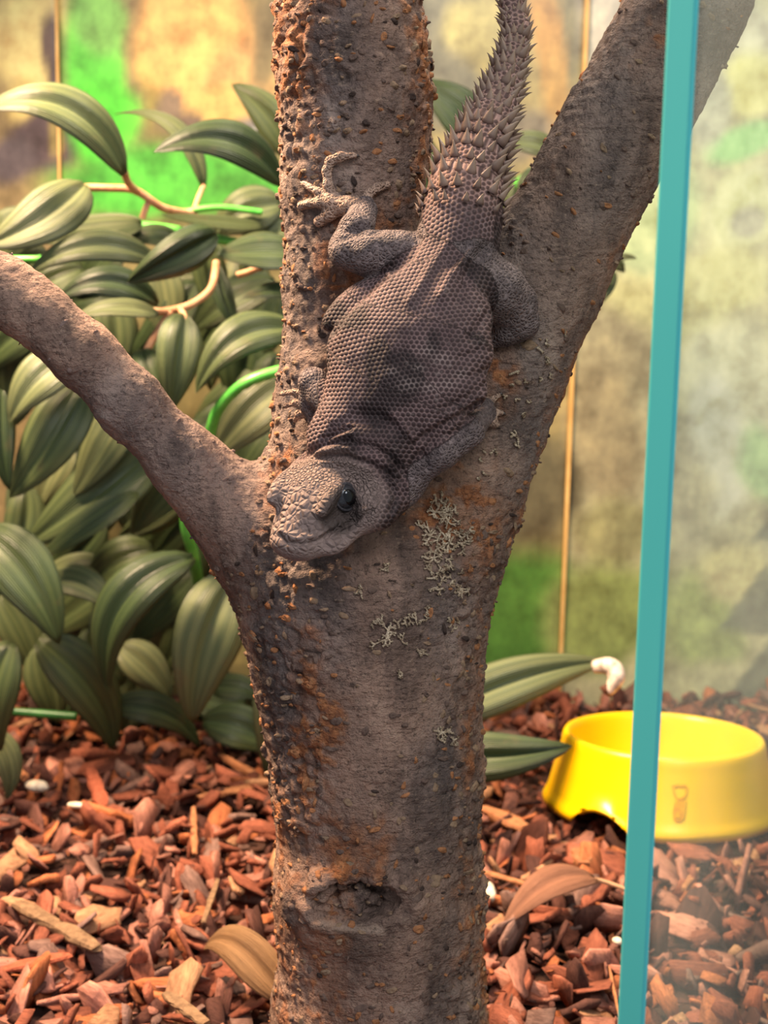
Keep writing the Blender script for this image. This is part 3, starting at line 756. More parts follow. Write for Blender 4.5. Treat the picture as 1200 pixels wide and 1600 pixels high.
# tail spines, one object each
SPM = Mat('tail_spine', 0.5, 0.4)
SPM.base(SPM.mix(SPM.new('ShaderNodeSeparateXYZ', {0: SPM.new('ShaderNodeTexCoord', out='Generated')}, 'Z'), SPM.ramp(SPM.new('ShaderNodeObjectInfo', out='Random'), [(0, lin(92, 70, 64)), (.6, lin(116, 92, 84)), (1, lin(138, 112, 98))]), lin(160, 134, 112)))
k = 8; sv_, sf_ = [], []
prof = ((0.0, .50), (.25, .40), (.6, .20), (.85, .08))
for z, r in prof:
    for j in range(k):
        a = 2 * math.pi * j / k; sv_.append((r * math.cos(a) * (1 + .25 * (abs(math.cos(a)) > .9)), r * math.sin(a) * .62 - .12 * z * z, z))
sv_.append((0, -.18, 1.0))
for i in range(3):
    for j in range(k): sf_.append((i * k + j, i * k + (j + 1) % k, (i + 1) * k + (j + 1) % k, (i + 1) * k + j))
for j in range(k): sf_.append((3 * k + j, 3 * k + (j + 1) % k, 4 * k))
sf_.append(tuple(reversed(range(k))))
sme = mesh_py('tail_spine', sv_, sf_); sme.materials.append(SPM.m)
cen = spline([t[0] for t in TW], 10); rad = np.interp(np.linspace(0, 1, len(cen)), np.linspace(0, 1, len(TW)), [t[1] for t in TW])
arc = np.concatenate([[0], np.cumsum([np.linalg.norm(cen[i + 1] - cen[i]) for i in range(len(cen) - 1)])])
s = 0.010; row = 0; nsp = 0
while s < arc[-1] - 0.004:
    c = np.array([np.interp(s, arc, [q[k] for q in cen]) for k in range(3)]); c2 = np.array([np.interp(s + .002, arc, [q[k] for q in cen]) for k in range(3)])
    r = np.interp(s, arc, rad); t = unit(c2 - c); n = unit(-FW - t * (-FW @ t)); b = np.cross(t, n)
    fr = s / arc[-1]
    cnt = int(17 - 5 * fr)
    grow = min(1.0, 0.65 + row * 0.12)
    for j in range(cnt):
        a = 2 * math.pi * (j + 0.5 * (row % 2)) / cnt + random.uniform(-.08, .08)
        if math.cos(a) < -0.55: continue
        rd = n * math.cos(a) + b * math.sin(a)
        ln = (0.0084 - 0.0048 * fr) * grow * random.uniform(.8, 1.2) * (1.15 if abs(math.sin(a)) > .5 else 0.95)
        dr = unit(t * random.uniform(.75, .95) + rd * random.uniform(.50, .72)); sx = unit(np.cross(t, rd)); sy = np.cross(dr, sx)
        o = obj('tail_spine', sme, None, lizard)
        w = ln * random.uniform(.85, 1.05) * 0.66
        mm = Matrix(((sx[0] * w, sy[0] * w, dr[0] * ln, 0), (sx[1] * w, sy[1] * w, dr[1] * ln, 0), (sx[2] * w, sy[2] * w, dr[2] * ln, 0), (0, 0, 0, 1)))
        mm.translation = Vector(c + rd * r * (1.16 if fr < .12 else 1.06 if fr < .3 else .95) - LZL); o.matrix_local = mm; nsp += 1
    s += 0.0076 - 0.0038 * fr; row += 1
# claws
CLM = Mat('claw', 0.35, 0.5); CLM.base(lin(70, 58, 52))
for t in TOES + HL + HR:
    a, b = np.asarray(t[-2][0]), np.asarray(t[-1][0]); d = unit(b - a); u = M(1, b)
    Vc, Fc2 = tube([b + d * 2 * u, b + d * 6 * u - UP * u, b + d * 9 * u - UP * 2.5 * u + FW * 2 * u], [3.0 * u, 2.2 * u, .4 * u], 7); obj('claw', mesh_py('claw', np.array(Vc) - LZL, Fc2), CLM.m, lizard)
print('tail spines', nsp)
# ================================================================ artificial plants
def mat_leaf():
    m = Mat('plastic_leaf', 0.38, 0.45)
    uv = m.attr('luv', 'Vector'); sx = m.new('ShaderNodeSeparateXYZ', {0: uv}, 'Y'); st = m.new('ShaderNodeSeparateXYZ', {0: uv}, 'X')
    ob = m.new('ShaderNodeObjectInfo', out='Random'); co = m.coord()
    tone = m.ramp(ob, [(0, lin(48, 64, 38)), (.3, lin(66, 80, 48)), (.6, lin(82, 94, 62)), (.85, lin(108, 116, 82)), (1, lin(74, 90, 54))])
    pale = m.mix(1.0, tone, (2.3, 2.0, 1.9), 'MULTIPLY')
    nz = m.noise(m.mapping(uv, (1.2, 9, 1)), 3.0, 3)
    band = m.math('ABSOLUTE', m.math('SINE', m.math('MULTIPLY', sx, 9.6)))
    f = m.math('MULTIPLY', m.rng(m.math('ADD', m.math('MULTIPLY', band, .55), m.math('MULTIPLY', nz, .6)), 0.5, 1.0), 0.7)
    c = m.mix(f, tone, pale)
    fine = m.math('ABSOLUTE', m.math('SINE', m.math('MULTIPLY', sx, 42)))
    c = m.mix(m.math('MULTIPLY', fine, .4), c, m.mix(1.0, tone, (.55, .6, .5), 'MULTIPLY'))
    c = m.mix(m.rng(m.noise(co, 30, 3), .62, .75, 0, .35), c, lin(120, 98, 70))
    m.base(c)
    m.nrm(m.bump(m.math('ADD', fine, m.math('MULTIPLY', m.noise(co, 300, 3), .5)), 0.0006, .8))
    tr = m.new('ShaderNodeBsdfTranslucent', {'Color': m.mix(1.0, c, (1.1, 1.5, .6), 'MULTIPLY')})
    mx = m.t.nodes.new('ShaderNodeMixShader'); mx.inputs[0].default_value = 0.16
    m.t.links.new(m.b.outputs[0], mx.inputs[1]); m.t.links.new(tr, mx.inputs[2]); m.t.links.new(mx.outputs[0], m.out.inputs[0])
    return m.m
LEAF = mat_leaf()
def leaf(parent, base, tip, wpx, Yb, Yt=None, side=0.0, bow=0.10, roll=0.0, fold=0.25, name='leaf', label=None, mat=None, blunt=.55):
    Yt = Yb if Yt is None else Yt
    A = P(base[0], base[1], Yb); B = P(tip[0], tip[1], Yt)
    a = B - A; L = np.linalg.norm(a); t0 = a / L
    v = unit(CAM - (A + B) / 2); n = unit(v - t0 * (v @ t0)); s = np.cross(n, t0)
    if s @ (UP + .3 * RT) < 0: s = -s
    roll = roll + .22
    n2 = n * math.cos(roll) + s * math.sin(roll); s2 = s * math.cos(roll) - n * math.sin(roll)
    W = M(wpx, (A + B) / 2) / 2
    nu, nv = 18, 17
    Vv = np.zeros((nu, nv, 3)); uv = np.zeros((nu, nv, 3))
    for i in range(nu):
        t = i / (nu - 1)
        w = (math.sin(math.pi * min(1, (t * .97 + .015)) ** (blunt + .18)) ** .8) * (1 - .12 * t) if t < 1 else 0.01
        w = max(w, .015)
        cen = A + a * t + n2 * L * bow * 4 * t * (1 - t) + s * L * side * 4 * t * (1 - t)
        tt = unit(a + (n2 * bow + s * side) * L * 4 * (1 - 2 * t)); sd = unit(s2 - tt * (s2 @ tt)); nn = np.cross(tt, sd) * (1 if np.dot(np.cross(tt, sd), n2) > 0 else -1)
        for j in range(nv):
            x = -1 + 2 * j / (nv - 1)
            hgt = fold * W * w * (0.9 * (1 - (abs(x) * 2 - 1) ** 2) * 0.55 + abs(x) * 0.6 - .5 * x * x) + W * .035 * math.cos(x * 19) * w
            Vv[i, j] = cen + sd * (x * W * w) + nn * hgt
            uv[i, j] = (t, x, 0)
    Vv = Vv.reshape(-1, 3)
    th = 0.0007; top = Vv
    q = [(i * nv + j, i * nv + j + 1, (i + 1) * nv + j + 1, (i + 1) * nv + j) for i in range(nu - 1) for j in range(nv - 1)]
    Nn = normals(top, np.array(q)); bot = top - Nn * th
    nvv = len(top); ring = [j for j in range(nv)] + [i * nv + nv - 1 for i in range(1, nu)] + [(nu - 1) * nv + j for j in range(nv - 2, -1, -1)] + [i * nv for i in range(nu - 2, 0, -1)]
    fa = q + [(d + nvv, c + nvv, b + nvv, a_ + nvv) for a_, b, c, d in q] + [(ring[k], ring[k - 1], ring[k - 1] + nvv, ring[k] + nvv) for k in range(len(ring))]
    me = mesh_np(name, np.concatenate([top, bot]) - np.array(parent.location), fa)
    vattr(me, 'luv', np.concatenate([uv.reshape(-1, 3)] * 2))
    return obj(name, me, mat or LEAF, parent, label=label)
def stem(parent, pts, rpx, mat, name, label=None):
    W = spline([P(*p) for p in pts], 8); r = [M(rpx, p) for p in W]
    Vv, Ff = tube(W, r, 10); return obj(name, mesh_py(name, np.array(Vv) - np.array(parent.location), Ff), mat, parent, label=label)
GS = Mat('green_vine', 0.3, 0.5); GS.base(GS.ramp(GS.noise(GS.coord(), 60), [(.3, lin(58, 150, 50)), (.7, lin(104, 196, 84))]))
TWG = Mat('tan_twig', 0.6, 0.3); TWG.base(TWG.ramp(TWG.noise(TWG.coord(), 80), [(.3, lin(176, 124, 88)), (.7, lin(216, 168, 128))]))
g0 = G(200, 1175)
pl = obj('artificial_plant', None, label='bushy artificial plant with long striped green leaves behind the left branch', cat='plant', loc=(g0[0], g0[1], 0.0))
LV = [  # base, tip, width px, Y base, Y tip, side bend, bow, roll, fold
    ((194, 272), (-40, 176), 84, 1.05, 1.02, .20, .10, .3, .5), ((132, 288), (-25, 385), 96, 1.08, 1.04, -.10, .10, .2, .5), ((222, 350), (25, 372), 66, 1.12, 1.10, .03, -.06, .5, .3),
    ((440, 288), (240, 238), 80, 1.10, 1.06, .17, .08, .3, .5), ((318, 292), (180, 178), 44, 1.20, 1.22, .16, .1, .6, .4), ((462, 250), (362, 132), 66, 1.22, 1.22, .12, .1, -.5, .4),
    ((410, 352), (252, 335), 42, 1.16, 1.12, -.06, .05, .8, .4), ((465, 395), (338, 398), 92, 1.08, 1.06, -.02, .06, .6, .4), ((338, 366), (198, 442), 72, 1.06, 1.03, .04, .12, -.5, .6),
    ((244, 408), (40, 432), 62, 1.08, 1.05, .12, .10, .3, .6), ((246, 475), (85, 472), 62, 1.06, 1.04, .16, .10, .3, .6), ((248, 492), (110, 500), 40, 1.04, 1.03, .06, .08, .5, .4),
    ((285, 382), (190, 380), 44, 1.14, 1.13, .10, .08, .4, .4), ((288, 494), (268, 640), 82, 1.05, 1.03, -.06, .12, .2, .5), ((222, 548), (256, 625), 62, 1.05, 1.03, -.04, .1, -.1, .5),
    ((470, 520), (306, 614), 84, 1.06, 1.02, .14, .12, .3, .6), ((462, 590), (330, 722), 100, 1.10, 1.08, .05, .08, .0, .35), ((338, 415), (378, 525), 44, 1.12, 1.10, -.12, .08, .5, .5),
    ((470, 462), (378, 466), 34, 1.08, 1.05, .05, .08, .4, .4), ((430, 440), (300, 520), 70, 1.16, 1.16, .05, .06, .2, .4), ((120, 556), (15, 660), 84, 1.06, 1.03, .06, .1, .2, .5),
    ((128, 598), (15, 778), 98, 1.08, 1.05, -.06, .1, .1, .45), ((205, 622), (115, 775), 80, 1.12, 1.10, -.04, .08, .2, .4), ((262, 640), (160, 770), 80, 1.15, 1.14, .05, .08, .1, .4),
    ((0, 610), (14, 765), 62, 1.05, 1.03, -.10, .08, .4, .5), ((248, 690), (38, 852), 112, 1.14, 1.10, -.05, .10, .1, .4), ((330, 660), (205, 835), 100, 1.18, 1.16, .0, .06, .1, .35),
    ((215, 770), (55, 878), 60, 1.10, 1.08, -.05, .08, .6, .4), ((-30, 830), (92, 1006), 104, 1.06, 1.03, .08, .10, -.2, .4), ((58, 915), (184, 962), 66, 1.10, 1.08, .14, .10, .3, .6),
    ((302, 872), (170, 1082), 92, 1.05, 1.02, .17, .12, .2, .7), ((332, 945), (268, 1070), 82, 1.14, 1.12, -.10, .08, .2, .4), ((366, 900), (300, 1128), 116, 1.10, 1.06, -.08, .10, .0, .45),
    ((60, 1000), (176, 1172), 96, 1.10, 1.13, .08, .10, .1, .45), ((18, 1005), (2, 1172), 84, 1.04, 1.04, -.12, .12, -.3, .5), ((-18, 1140), (10, 1250), 50, 1.06, 1.06, .1, .1, .2, .4),
    ((172, 1106), (312, 1168), 62, 1.14, 1.16, .12, .10, .3, .6), ((318, 1128), (440, 1182), 80, 1.16, 1.16, .08, .08, .2, .5), ((328, 1076), (420, 1092), 52, 1.2, 1.2, .06, .06, .4, .5),
    ((412, 1050), (416, 1214), 62, 1.12, 1.12, .0, .08, .3, .4), ((188, 1010), (266, 1092), 70, 1.2, 1.2, .04, .06, .1, .6), ((335, 800), (312, 925), 60, 1.16, 1.14, .04, .06, .2, .5),
    ((60, 1010), (90, 1130), 80, 1.18, 1.18, .0, .05, .1, .3), ((372, 780), (335, 905), 50, 1.14, 1.12, -.05, .06, .2, .5), ((40, 760), (8, 900), 70, 1.12, 1.1, .05, .08, .1, .4),
    ((280, 1095), (420, 1140), 60, 1.24, 1.24, .08, .06, .2, .5), ((110, 690), (60, 800), 70, 1.16, 1.15, .04, .06, .2, .4), ((440, 640), (360, 770), 80, 1.2, 1.18, .05, .06, .1, .4),
    ((160, 880), (40, 940), 60, 1.2, 1.2, .06, .06, .3, .4), ((330, 760), (220, 900), 90, 1.24, 1.24, .04, .06, .1, .4), ((0, 930), (60, 1060), 80, 1.18, 1.18, .04, .06, .1, .4),
]
for b, t, w, yb, yt, sd, bw, rl, fo in LV: leaf(pl, b, t, w, yb, yt, sd, bw, rl, fo)
rl_ = random.Random(5)
for b_, t_ in (((70, 500), (-30, 590)), ((50, 455), (-40, 520)), ((440, 320), (330, 370)), ((455, 350), (380, 440)), ((60, 340), (-30, 430)), ((130, 420), (20, 500)), ((420, 690), (300, 800)), ((240, 860), (130, 930))):
    leaf(pl, b_, t_, 80, 1.2, None, .08, .08, .1, .45)
for k in range(64):                 # the leaves deep inside the bush
    x = rl_.uniform(-10, 440); y = rl_.uniform(380, 1090); a = rl_.uniform(1.2, 2.9); ln = rl_.uniform(120, 180)
    leaf(pl, (x + 40, y - 40), (x + 40 + ln * math.cos(a), y - 40 + ln * math.sin(a)), rl_.uniform(60, 95), rl_.uniform(1.22, 1.33), None, rl_.uniform(-.1, .1), .07, rl_.uniform(-.4, .4), .4)
for pts, r in (([(-30, 404, 1.10), (60, 405, 1.10), (110, 398, 1.12)], 6), ([(215, 352, 1.15), (270, 358, 1.15), (330, 372, 1.15), (380, 380, 1.16)], 7), ([(280, 332, 1.18), (340, 324, 1.18), (410, 332, 1.18)], 5),
               ([(470, 572, 1.03), (420, 584, 1.02), (375, 604, 1.02), (340, 642, 1.03), (322, 700, 1.05), (300, 760, 1.06), (290, 815, 1.07), (302, 866, 1.09), (312, 920, 1.15)], 9)):
    stem(pl, pts, r, GS.m, 'vine_stem', 'bright green plastic vine stem')
DGS = Mat('dark_vine', 0.4, 0.4); DGS.base(DGS.ramp(DGS.noise(DGS.coord(), 60), [(.3, lin(34, 84, 36)), (.7, lin(54, 110, 52))]))
stem(pl, [(20, 1112, 1.14), (70, 1116, 1.14), (120, 1120, 1.14)], 7, DGS.m, 'vine_stem', 'dark green plastic vine stem')
for pts, r in (([(120, 293, 1.09), (170, 294, 1.10), (212, 298, 1.11), (255, 325, 1.13), (300, 334, 1.16)], 6), ([(194, 268, 1.06), (200, 285, 1.08), (214, 300, 1.11)], 6), ([(232, 316, 1.12), (226, 330, 1.12), (222, 342, 1.12)], 5),
               ([(338, 410, 1.10), (330, 450, 1.08), (300, 475, 1.07), (262, 486, 1.06), (238, 486, 1.05)], 6), ([(268, 486, 1.06), (245, 520, 1.06), (228, 550, 1.05)], 6), ([(280, 480, 1.06), (290, 498, 1.05), (293, 510, 1.05)], 5),
               ([(450, 395, 1.1), (400, 420, 1.1), (370, 430, 1.1)], 5), ([(310, 360, 1.1), (285, 372, 1.09), (262, 388, 1.08)], 8), ([(438, 280, 1.1), (450, 300, 1.12), (470, 320, 1.14)], 6), ([(318, 290, 1.2), (306, 320, 1.19), (305, 335, 1.18)], 4), ([(345, 862, 1.10), (336, 900, 1.10), (325, 945, 1.12)], 6)):
    stem(pl, pts, r, TWG.m, 'twig', 'tan plastic twig')
# plants to the right of the stem
g1 = G(720, 1195)
pr_ = obj('artificial_plant', None, label='low sprig of two striped leaves lying beside the yellow bowl', cat='plant', loc=(g1[0], g1[1], 0.0))
leaf(pr_, (668, 1128), (945, 1034), 84, 1.04, 1.08, .04, .05, .0, .6)
leaf(pr_, (665, 1178), (892, 1166), 82, .985, .955, -.05, .06, -.1, .6)
stem(pr_, [(668, 1178, .985), (640, 1160, 1.02), (660, 1130, 1.05)], 5, GS.m, 'vine_stem')
BRT = Mat('brown_tip', .7, .2); BRT.base(lin(92, 58, 44))
CAPM = Mat('white_cap', 0.5, 0.4); CAPM.base(CAPM.ramp(CAPM.noise(CAPM.coord(), 120, 3), [(.35, lin(150, 132, 118)), (.6, lin(226, 206, 190))]))
Wc = spline([P(928, 1042, 1.075), P(946, 1040, 1.07), P(960, 1046, 1.065), P(962, 1062, 1.06), P(950, 1082, 1.06)], 6)
Vv, Ff = tube(Wc, [M(r, Wc[0]) for r in np.interp(np.linspace(0, 1, len(Wc)), [0, .3, .7, 1], [10, 14, 14, 7])], 12)
obj('stalk_cap', mesh_py('stalk_cap', np.array(Vv) - np.array(pr_.location), Ff), CAPM.m, pr_, label='pale broken end of the leaf stalk')
Vv, Ff = tube([P(944, 1070, 1.062), P(950, 1080, 1.06), P(955, 1087, 1.06)], [M(9, P(944, 1070, 1.06)), M(8, P(944, 1070, 1.06)), M(3, P(944, 1070, 1.06))], 10)
obj('stalk_tip', mesh_py('stalk_tip', np.array(Vv) - np.array(pr_.location), Ff), BRT.m, pr_)
g2 = G(700, 1120)
pu = obj('artificial_plant', None, label='artificial plant with broad green leaves standing behind the fork and the tail', cat='plant', loc=(g2[0], g2[1], 0.0))
for a in (((760, 250), (640, 128), 84, 1.25, 1.25, .10, .08, .2, .5), ((700, 345), (645, 175), 74, 1.22, 1.22, -.08, .08, .2, .5), ((880, 250), (770, 232), 46, 1.20, 1.2, .12, .08, .3, .5), ((790, 262), (772, 375), 60, 1.24, 1.24, -.05, .08, .1, .5),
          ((850, 262), (812, 330), 44, 1.18, 1.18, .05, .1, .1, .5), ((680, 300), (660, 400), 56, 1.2, 1.2, .05, .1, .1, .5), ((800, 280), (735, 300), 50, 1.2, 1.2, .05, .1, .1, .5), ((840, 300), (760, 400), 70, 1.28, 1.28, .05, .1, .1, .5),
          ((930, 400), (975, 425), 34, 1.22, 1.22, .1, .1, .1, .5), ((960, 425), (905, 505), 50, 1.24, 1.24, .05, .1, .1, .5), ((962, 404), (994, 404), 10, 1.2, 1.2, .05, .1, .1, .5), ((700, 240), (660, 330), 60, 1.3, 1.3, .05, .1, .1, .5)):
    leaf(pu, a[0], a[1], a[2], *a[3:])
stem(pu, [(720, 1120, 1.26), (715, 900, 1.26), (705, 600, 1.26), (700, 345, 1.24), (705, 300, 1.25), (760, 255, 1.25)], 7, GS.m, 'vine_stem')
stem(pu, [(705, 600, 1.26), (800, 520, 1.25), (920, 430, 1.22), (960, 410, 1.2)], 6, GS.m, 'vine_stem')
stem(pu, [(707, 650, 1.26), (780, 460, 1.26), (800, 300, 1.24), (870, 252, 1.2)], 6, GS.m, 'vine_stem')
# ================================================================ bowl
by = Mat('yellow_plastic', 0.32, 0.5); by.base(by.ramp(by.noise(by.coord(), 8, 3), [(.3, lin(240, 186, 2)), (.7, lin(246, 194, 6))])); by.b.inputs['Subsurface Weight'].default_value = 0.0
bc = G(1032, 1256); BR = M(177, bc)
bowl = obj('pet_bowl', None, label='round yellow plastic pet bowl with a notched foot on the bark chips', cat='bowl', loc=(bc[0], bc[1], -0.002))
bowl.rotation_euler = (math.radians(-4.5), 0, 0)
nt = 160; H = 0.066
cam_az = math.atan2(-bc[1], -bc[0])
def rel(t): return (t - cam_az + math.pi) % (2 * math.pi) - math.pi
prof = [(1.0, 0.0), (1.005, .006), (.985, .010), (.965, .016), (.93, .034), (.895, .050), (.880, .0575), (.872, .0625), (.855, .0655), (.83, .0660), (.808, .0640), (.795, .059), (.775, .048), (.74, .030), (.70, .018), (.62, .012), (.3, .010), (0.0, .010)]
Vv, Ff = [], []
for i, (r, z) in enumerate(prof):
    for j in range(nt):
        t = 2 * math.pi * j / nt; ra = rel(t); zz = z
        flare = 1.0 + 0.035 * max(0, math.cos(4 * (t - cam_az))) * (1 - min(z / .05, 1))
        a = 0.0
        for c0 in (-math.radians(30), math.radians(150)):
            d = abs((ra - c0 + math.pi) % (2 * math.pi) - math.pi) / math.radians(17)
            if d < 1: a = max(a, math.cos(d * math.pi / 2) ** .7)
        if i < 9: zz = max(z, 0.017 * a) if z < .017 * a else z
        gr = math.exp(-((ra + math.radians(62 - (z / .05) * 14)) / .035) ** 2) * (1 if .012 < z < .04 else 0) * .012
        rr = BR * r * flare * (1 - gr)
        Vv.append((rr * math.cos(t), rr * math.sin(t), zz))
for i in range(len(prof) - 1):
    for j in range(nt): Ff.append((i * nt + j, i * nt + (j + 1) % nt, (i + 1) * nt + (j + 1) % nt, (i + 1) * nt + j))
me = mesh_py('bowl_shell', Vv, Ff); o = obj('bowl_shell', me, by.m, bowl)
sm = o.modifiers.new('wall', 'SOLIDIFY'); sm.thickness = 0.0022; sm.offset = -1
# the small brown printed figure on its side
STN = Mat('brown_mark', 0.6, 0.2); STN.base(STN.ramp(STN.noise(STN.coord(), 260, 3), [(.35, lin(226, 172, 20)), (.6, lin(206, 142, 36))]))
def bsurf(dx, z):                   # pixels across / metres up on the outer wall
    ra = math.asin(max(-.99, min(.99, dx / 178))); t = cam_az + ra
    r = np.interp(z, [0.01, .016, .034, .050], [.985, .965, .93, .895]) * BR * (1 + 0.035 * max(0, math.cos(4 * ra)) * (1 - min(z / .05, 1))) + .0008
    return np.array((r * math.cos(t), r * math.sin(t), z))
Vv, Ff = [], []
def stroke(pts, w):
    for (x0, z0), (x1, z1) in zip(pts[:-1], pts[1:]):
        dx, dz = x1 - x0, (z1 - z0) * 1700; l = math.hypot(dx, dz); nx_, nz_ = -dz / l * w, dx / l * w / 1700; b = len(Vv)
        for x, z in ((x0 - nx_, z0 - nz_), (x0 + nx_, z0 + nz_), (x1 + nx_, z1 + nz_), (x1 - nx_, z1 - nz_)): Vv.append(bsurf(x, z))
        Ff.append((b, b + 1, b + 2, b + 3))
stroke([(19, .0445), (20, .040), (24, .035), (31, .034), (38, .037), (40, .043), (38, .0455), (33, .0445), (27, .0455), (22, .044), (19, .0445)], 1.6)
stroke([(25, .035), (23, .030), (21, .024), (22, .0185), (28, .0175), (34, .020), (36, .027), (37, .034)], 1.8)
for k in range(4): stroke([(25 + k * 3, .033), (24 + k * 3, .020)], 2.0)
obj('printed_mark', mesh_py('printed_mark', Vv, Ff, smooth=False), STN.m, bowl, label='small brown figure printed on the bowl side')
# ================================================================ glass door
gd = unit((math.cos(math.radians(42)), math.sin(math.radians(42)), 0)); gn = np.array((gd[1], -gd[0], 0))     # along the pane, out of the pane
e0 = P(1047, 800, .42); e0[2] = 0
TH, GL, GH = 0.0115, 0.44, 0.86
door = obj('glass_door', None, label='clear hazy glass door pane with a teal polished edge in front of the bowl', cat='glass door', loc=(e0[0], e0[1], -0.02))
GM = Mat('hazy_glass', 0.02)
tr = GM.new('ShaderNodeBsdfTransparent', {'Color': (.90, .965, .95, 1)}); gl = GM.new('ShaderNodeBsdfGlossy', {'Color': (1, 1, 1, 1), 'Roughness': .02})
hz = GM.new('ShaderNodeBsdfTranslucent', {'Color': (.85, .92, .92, 1)}); hd_ = GM.new('ShaderNodeBsdfDiffuse', {'Color': (.85, .9, .92, 1)})
fr = 0.05
def mixs(f, a, b):
    n = GM.t.nodes.new('ShaderNodeMixShader'); GM.put(n.inputs[0], f); GM.t.links.new(a, n.inputs[1]); GM.t.links.new(b, n.inputs[2]); return n.outputs[0]
smear = GM.rng(GM.noise(GM.mapping(GM.coord(), (1, 1, .35)), 14, 4, .6), .35, .75, 0.035, 0.10)
sh = mixs(fr, mixs(smear, tr, mixs(.5, hz, hd_)), gl)
GM.t.links.new(sh, GM.out.inputs[0])
def gp(a, b, z): return gd * a + gn * b + np.array((0, 0, z))
bv = 0.0010
out = [(bv, 0), (GL, 0), (GL, -TH), (bv, -TH)]
Vv = [gp(a, b, z) for z in (0, GH) for a, b in out]
obj('pane', mesh_py('pane', Vv, [(0, 1, 5, 4), (1, 2, 6, 5), (2, 3, 7, 6), (0, 3, 2, 1), (4, 5, 6, 7)], False), GM.m, door)
EM = Mat('teal_glass_edge', 0.28, 0.5); EM.base(EM.ramp(EM.noise(EM.mapping(EM.coord(), (1, 1, .2)), 9, 3), [(.3, lin(60, 164, 166)), (.7, lin(84, 190, 184))]))
EM.b.inputs['Transmission Weight'].default_value = 0.0
pr2 = [(bv, 0), (0.0003, -.0003), (0, -.0012), (0, -TH + .0012), (0.0003, -TH + .0003), (bv, -TH)]
Vv = [gp(a, b, z) for z in (0, GH) for a, b in pr2]; n6 = len(pr2)
obj('polished_edge', mesh_py('polished_edge', Vv, [(i, i + n6, i + 1 + n6, i + 1) for i in range(n6 - 1)] + [(n6 - 1, 2 * n6 - 1, n6, 0)], False), EM.m, door, label='teal polished glass edge')
# ================================================================ bark chips
def chip_mesh(rd, k):
    L = rd.uniform(.85, 1.25); Wd = rd.uniform(.32, .68) if rd.random() < .72 else rd.uniform(.14, .28); th = rd.uniform(.05, .12)
    n = rd.randint(6, 9); out = []
    for i in range(n):
        a = 2 * math.pi * (i + rd.uniform(-.35, .35)) / n; c, s = math.cos(a), math.sin(a)
        q = .6
        out.append((math.copysign(abs(c) ** q, c) * L * .5 * rd.uniform(.6, 1.12), math.copysign(abs(s) ** q, s) * Wd * .5 * rd.uniform(.55, 1.2)))
    bend = rd.uniform(-.30, .40); tw = rd.uniform(-.6, .6)
    def zz(x, y): return bend * x * x + tw * x * y
    V = []
    for x, y in out: V.append((x, y, zz(x, y) - th / 2 * rd.uniform(.3, 1.3)))
    for x, y in out: V.append((x * rd.uniform(.9, 1.04), y * rd.uniform(.88, 1.04), zz(x, y) + th / 2 * rd.uniform(.3, 1.5)))
    V.append((0, 0, zz(0, 0) - th / 2)); V.append((rd.uniform(-.2, .2), rd.uniform(-.1, .1), th / 2 * rd.uniform(.2, 1.8)))
    Fc = []
    for i in range(n):
        j = (i + 1) % n
        Fc += [(i, j, n + j), (i, n + j, n + i), (2 * n, j, i), (2 * n + 1, n + i, n + j)]
    return np.array(V), np.array(Fc)
rdc = random.Random(3)
VARS = [chip_mesh(rdc, k) for k in range(28)]
TONES = [('dark brown', (88, 56, 48)), ('reddish brown', (142, 82, 62)), ('pinkish brown', (172, 116, 98)), ('greyish brown', (128, 98, 88)), ('orange brown', (178, 106, 68)), ('tan', (180, 132, 98))]
TW_ = (20, 36, 24, 12, 10, 4)
def mat_chip(name, src):
    m = Mat(name, 0.85, 0.2); co = m.coord()
    c = m.new('ShaderNodeObjectInfo', out='Color') if src == 'obj' else m.attr('chipc', 'Color')
    geo = m.new('ShaderNodeNewGeometry', out='Position') if src != 'obj' else co
    n = m.noise(m.mapping(geo, (1, 4, 1)), 200 if src != 'obj' else 4, 6, .7)
    n2 = m.noise(geo, 90 if src != 'obj' else 2.2, 4, .6)
    c = m.mix(.8, c, m.ramp(n, [(.28, (.18, .16, .15)), (.5, (.5, .5, .5)), (.75, (.76, .75, .74))]), 'OVERLAY')
    c = m.mix(.6, c, m.ramp(n2, [(.3, (.25, .22, .22)), (.5, (.5, .5, .5)), (.7, (.68, .68, .66))]), 'OVERLAY')
    m.base(c); m.nrm(m.bump(n, 0.0022, 1.0)); return m.m
CHO, CHS = mat_chip('bark_chip', 'obj'), mat_chip('bark_chip_litter', 'attr')
def mound(x, y): return 0.006 * math.sin(7 * x + 1.3) * math.cos(6 * y) + 0.004 * math.sin(17 * x + 9 * y)
chips = []
for k in range(15000):
    u = random.random(); y = 0.50 + 0.91 * u
    x = random.uniform(-1, 1) * min(0.93, 0.16 + 0.34 * y + 0.06)
    if k >= 10500:                   # the rest of the floor, out of the picture
        x = math.copysign(random.uniform(0.20 + 0.34 * y, 0.92), x); y = max(y, 0.62)
    top = random.random()
    z = mound(x, y) - 0.012 + 0.020 * top
    s = random.choice((.007, .010, .014, .019, .026, .032)) * random.uniform(.8, 1.25)
    if random.random() < .05: s *= 1.4
    dx, dy = x - tree_loc[0], y - YT
    if dx * dx + dy * dy < 0.058 ** 2: continue
    if (x - bc[0]) ** 2 + (y - bc[1]) ** 2 < (BR + .022) ** 2 and z > -0.012: z = -0.013 - 0.003 * top
    tilt = 0.30 + 0.60 * top
    e = (random.gauss(0, tilt), random.gauss(0, tilt), random.uniform(0, 6.283))
    chips.append((x, y, z, s, top, e, random.randrange(len(VARS)), random.choices(range(6), TW_)[0], random.uniform(.78, 1.2)))
C3 = np.array([(c[0], c[1], c[2]) for c in chips]); pc_ = project(C3)
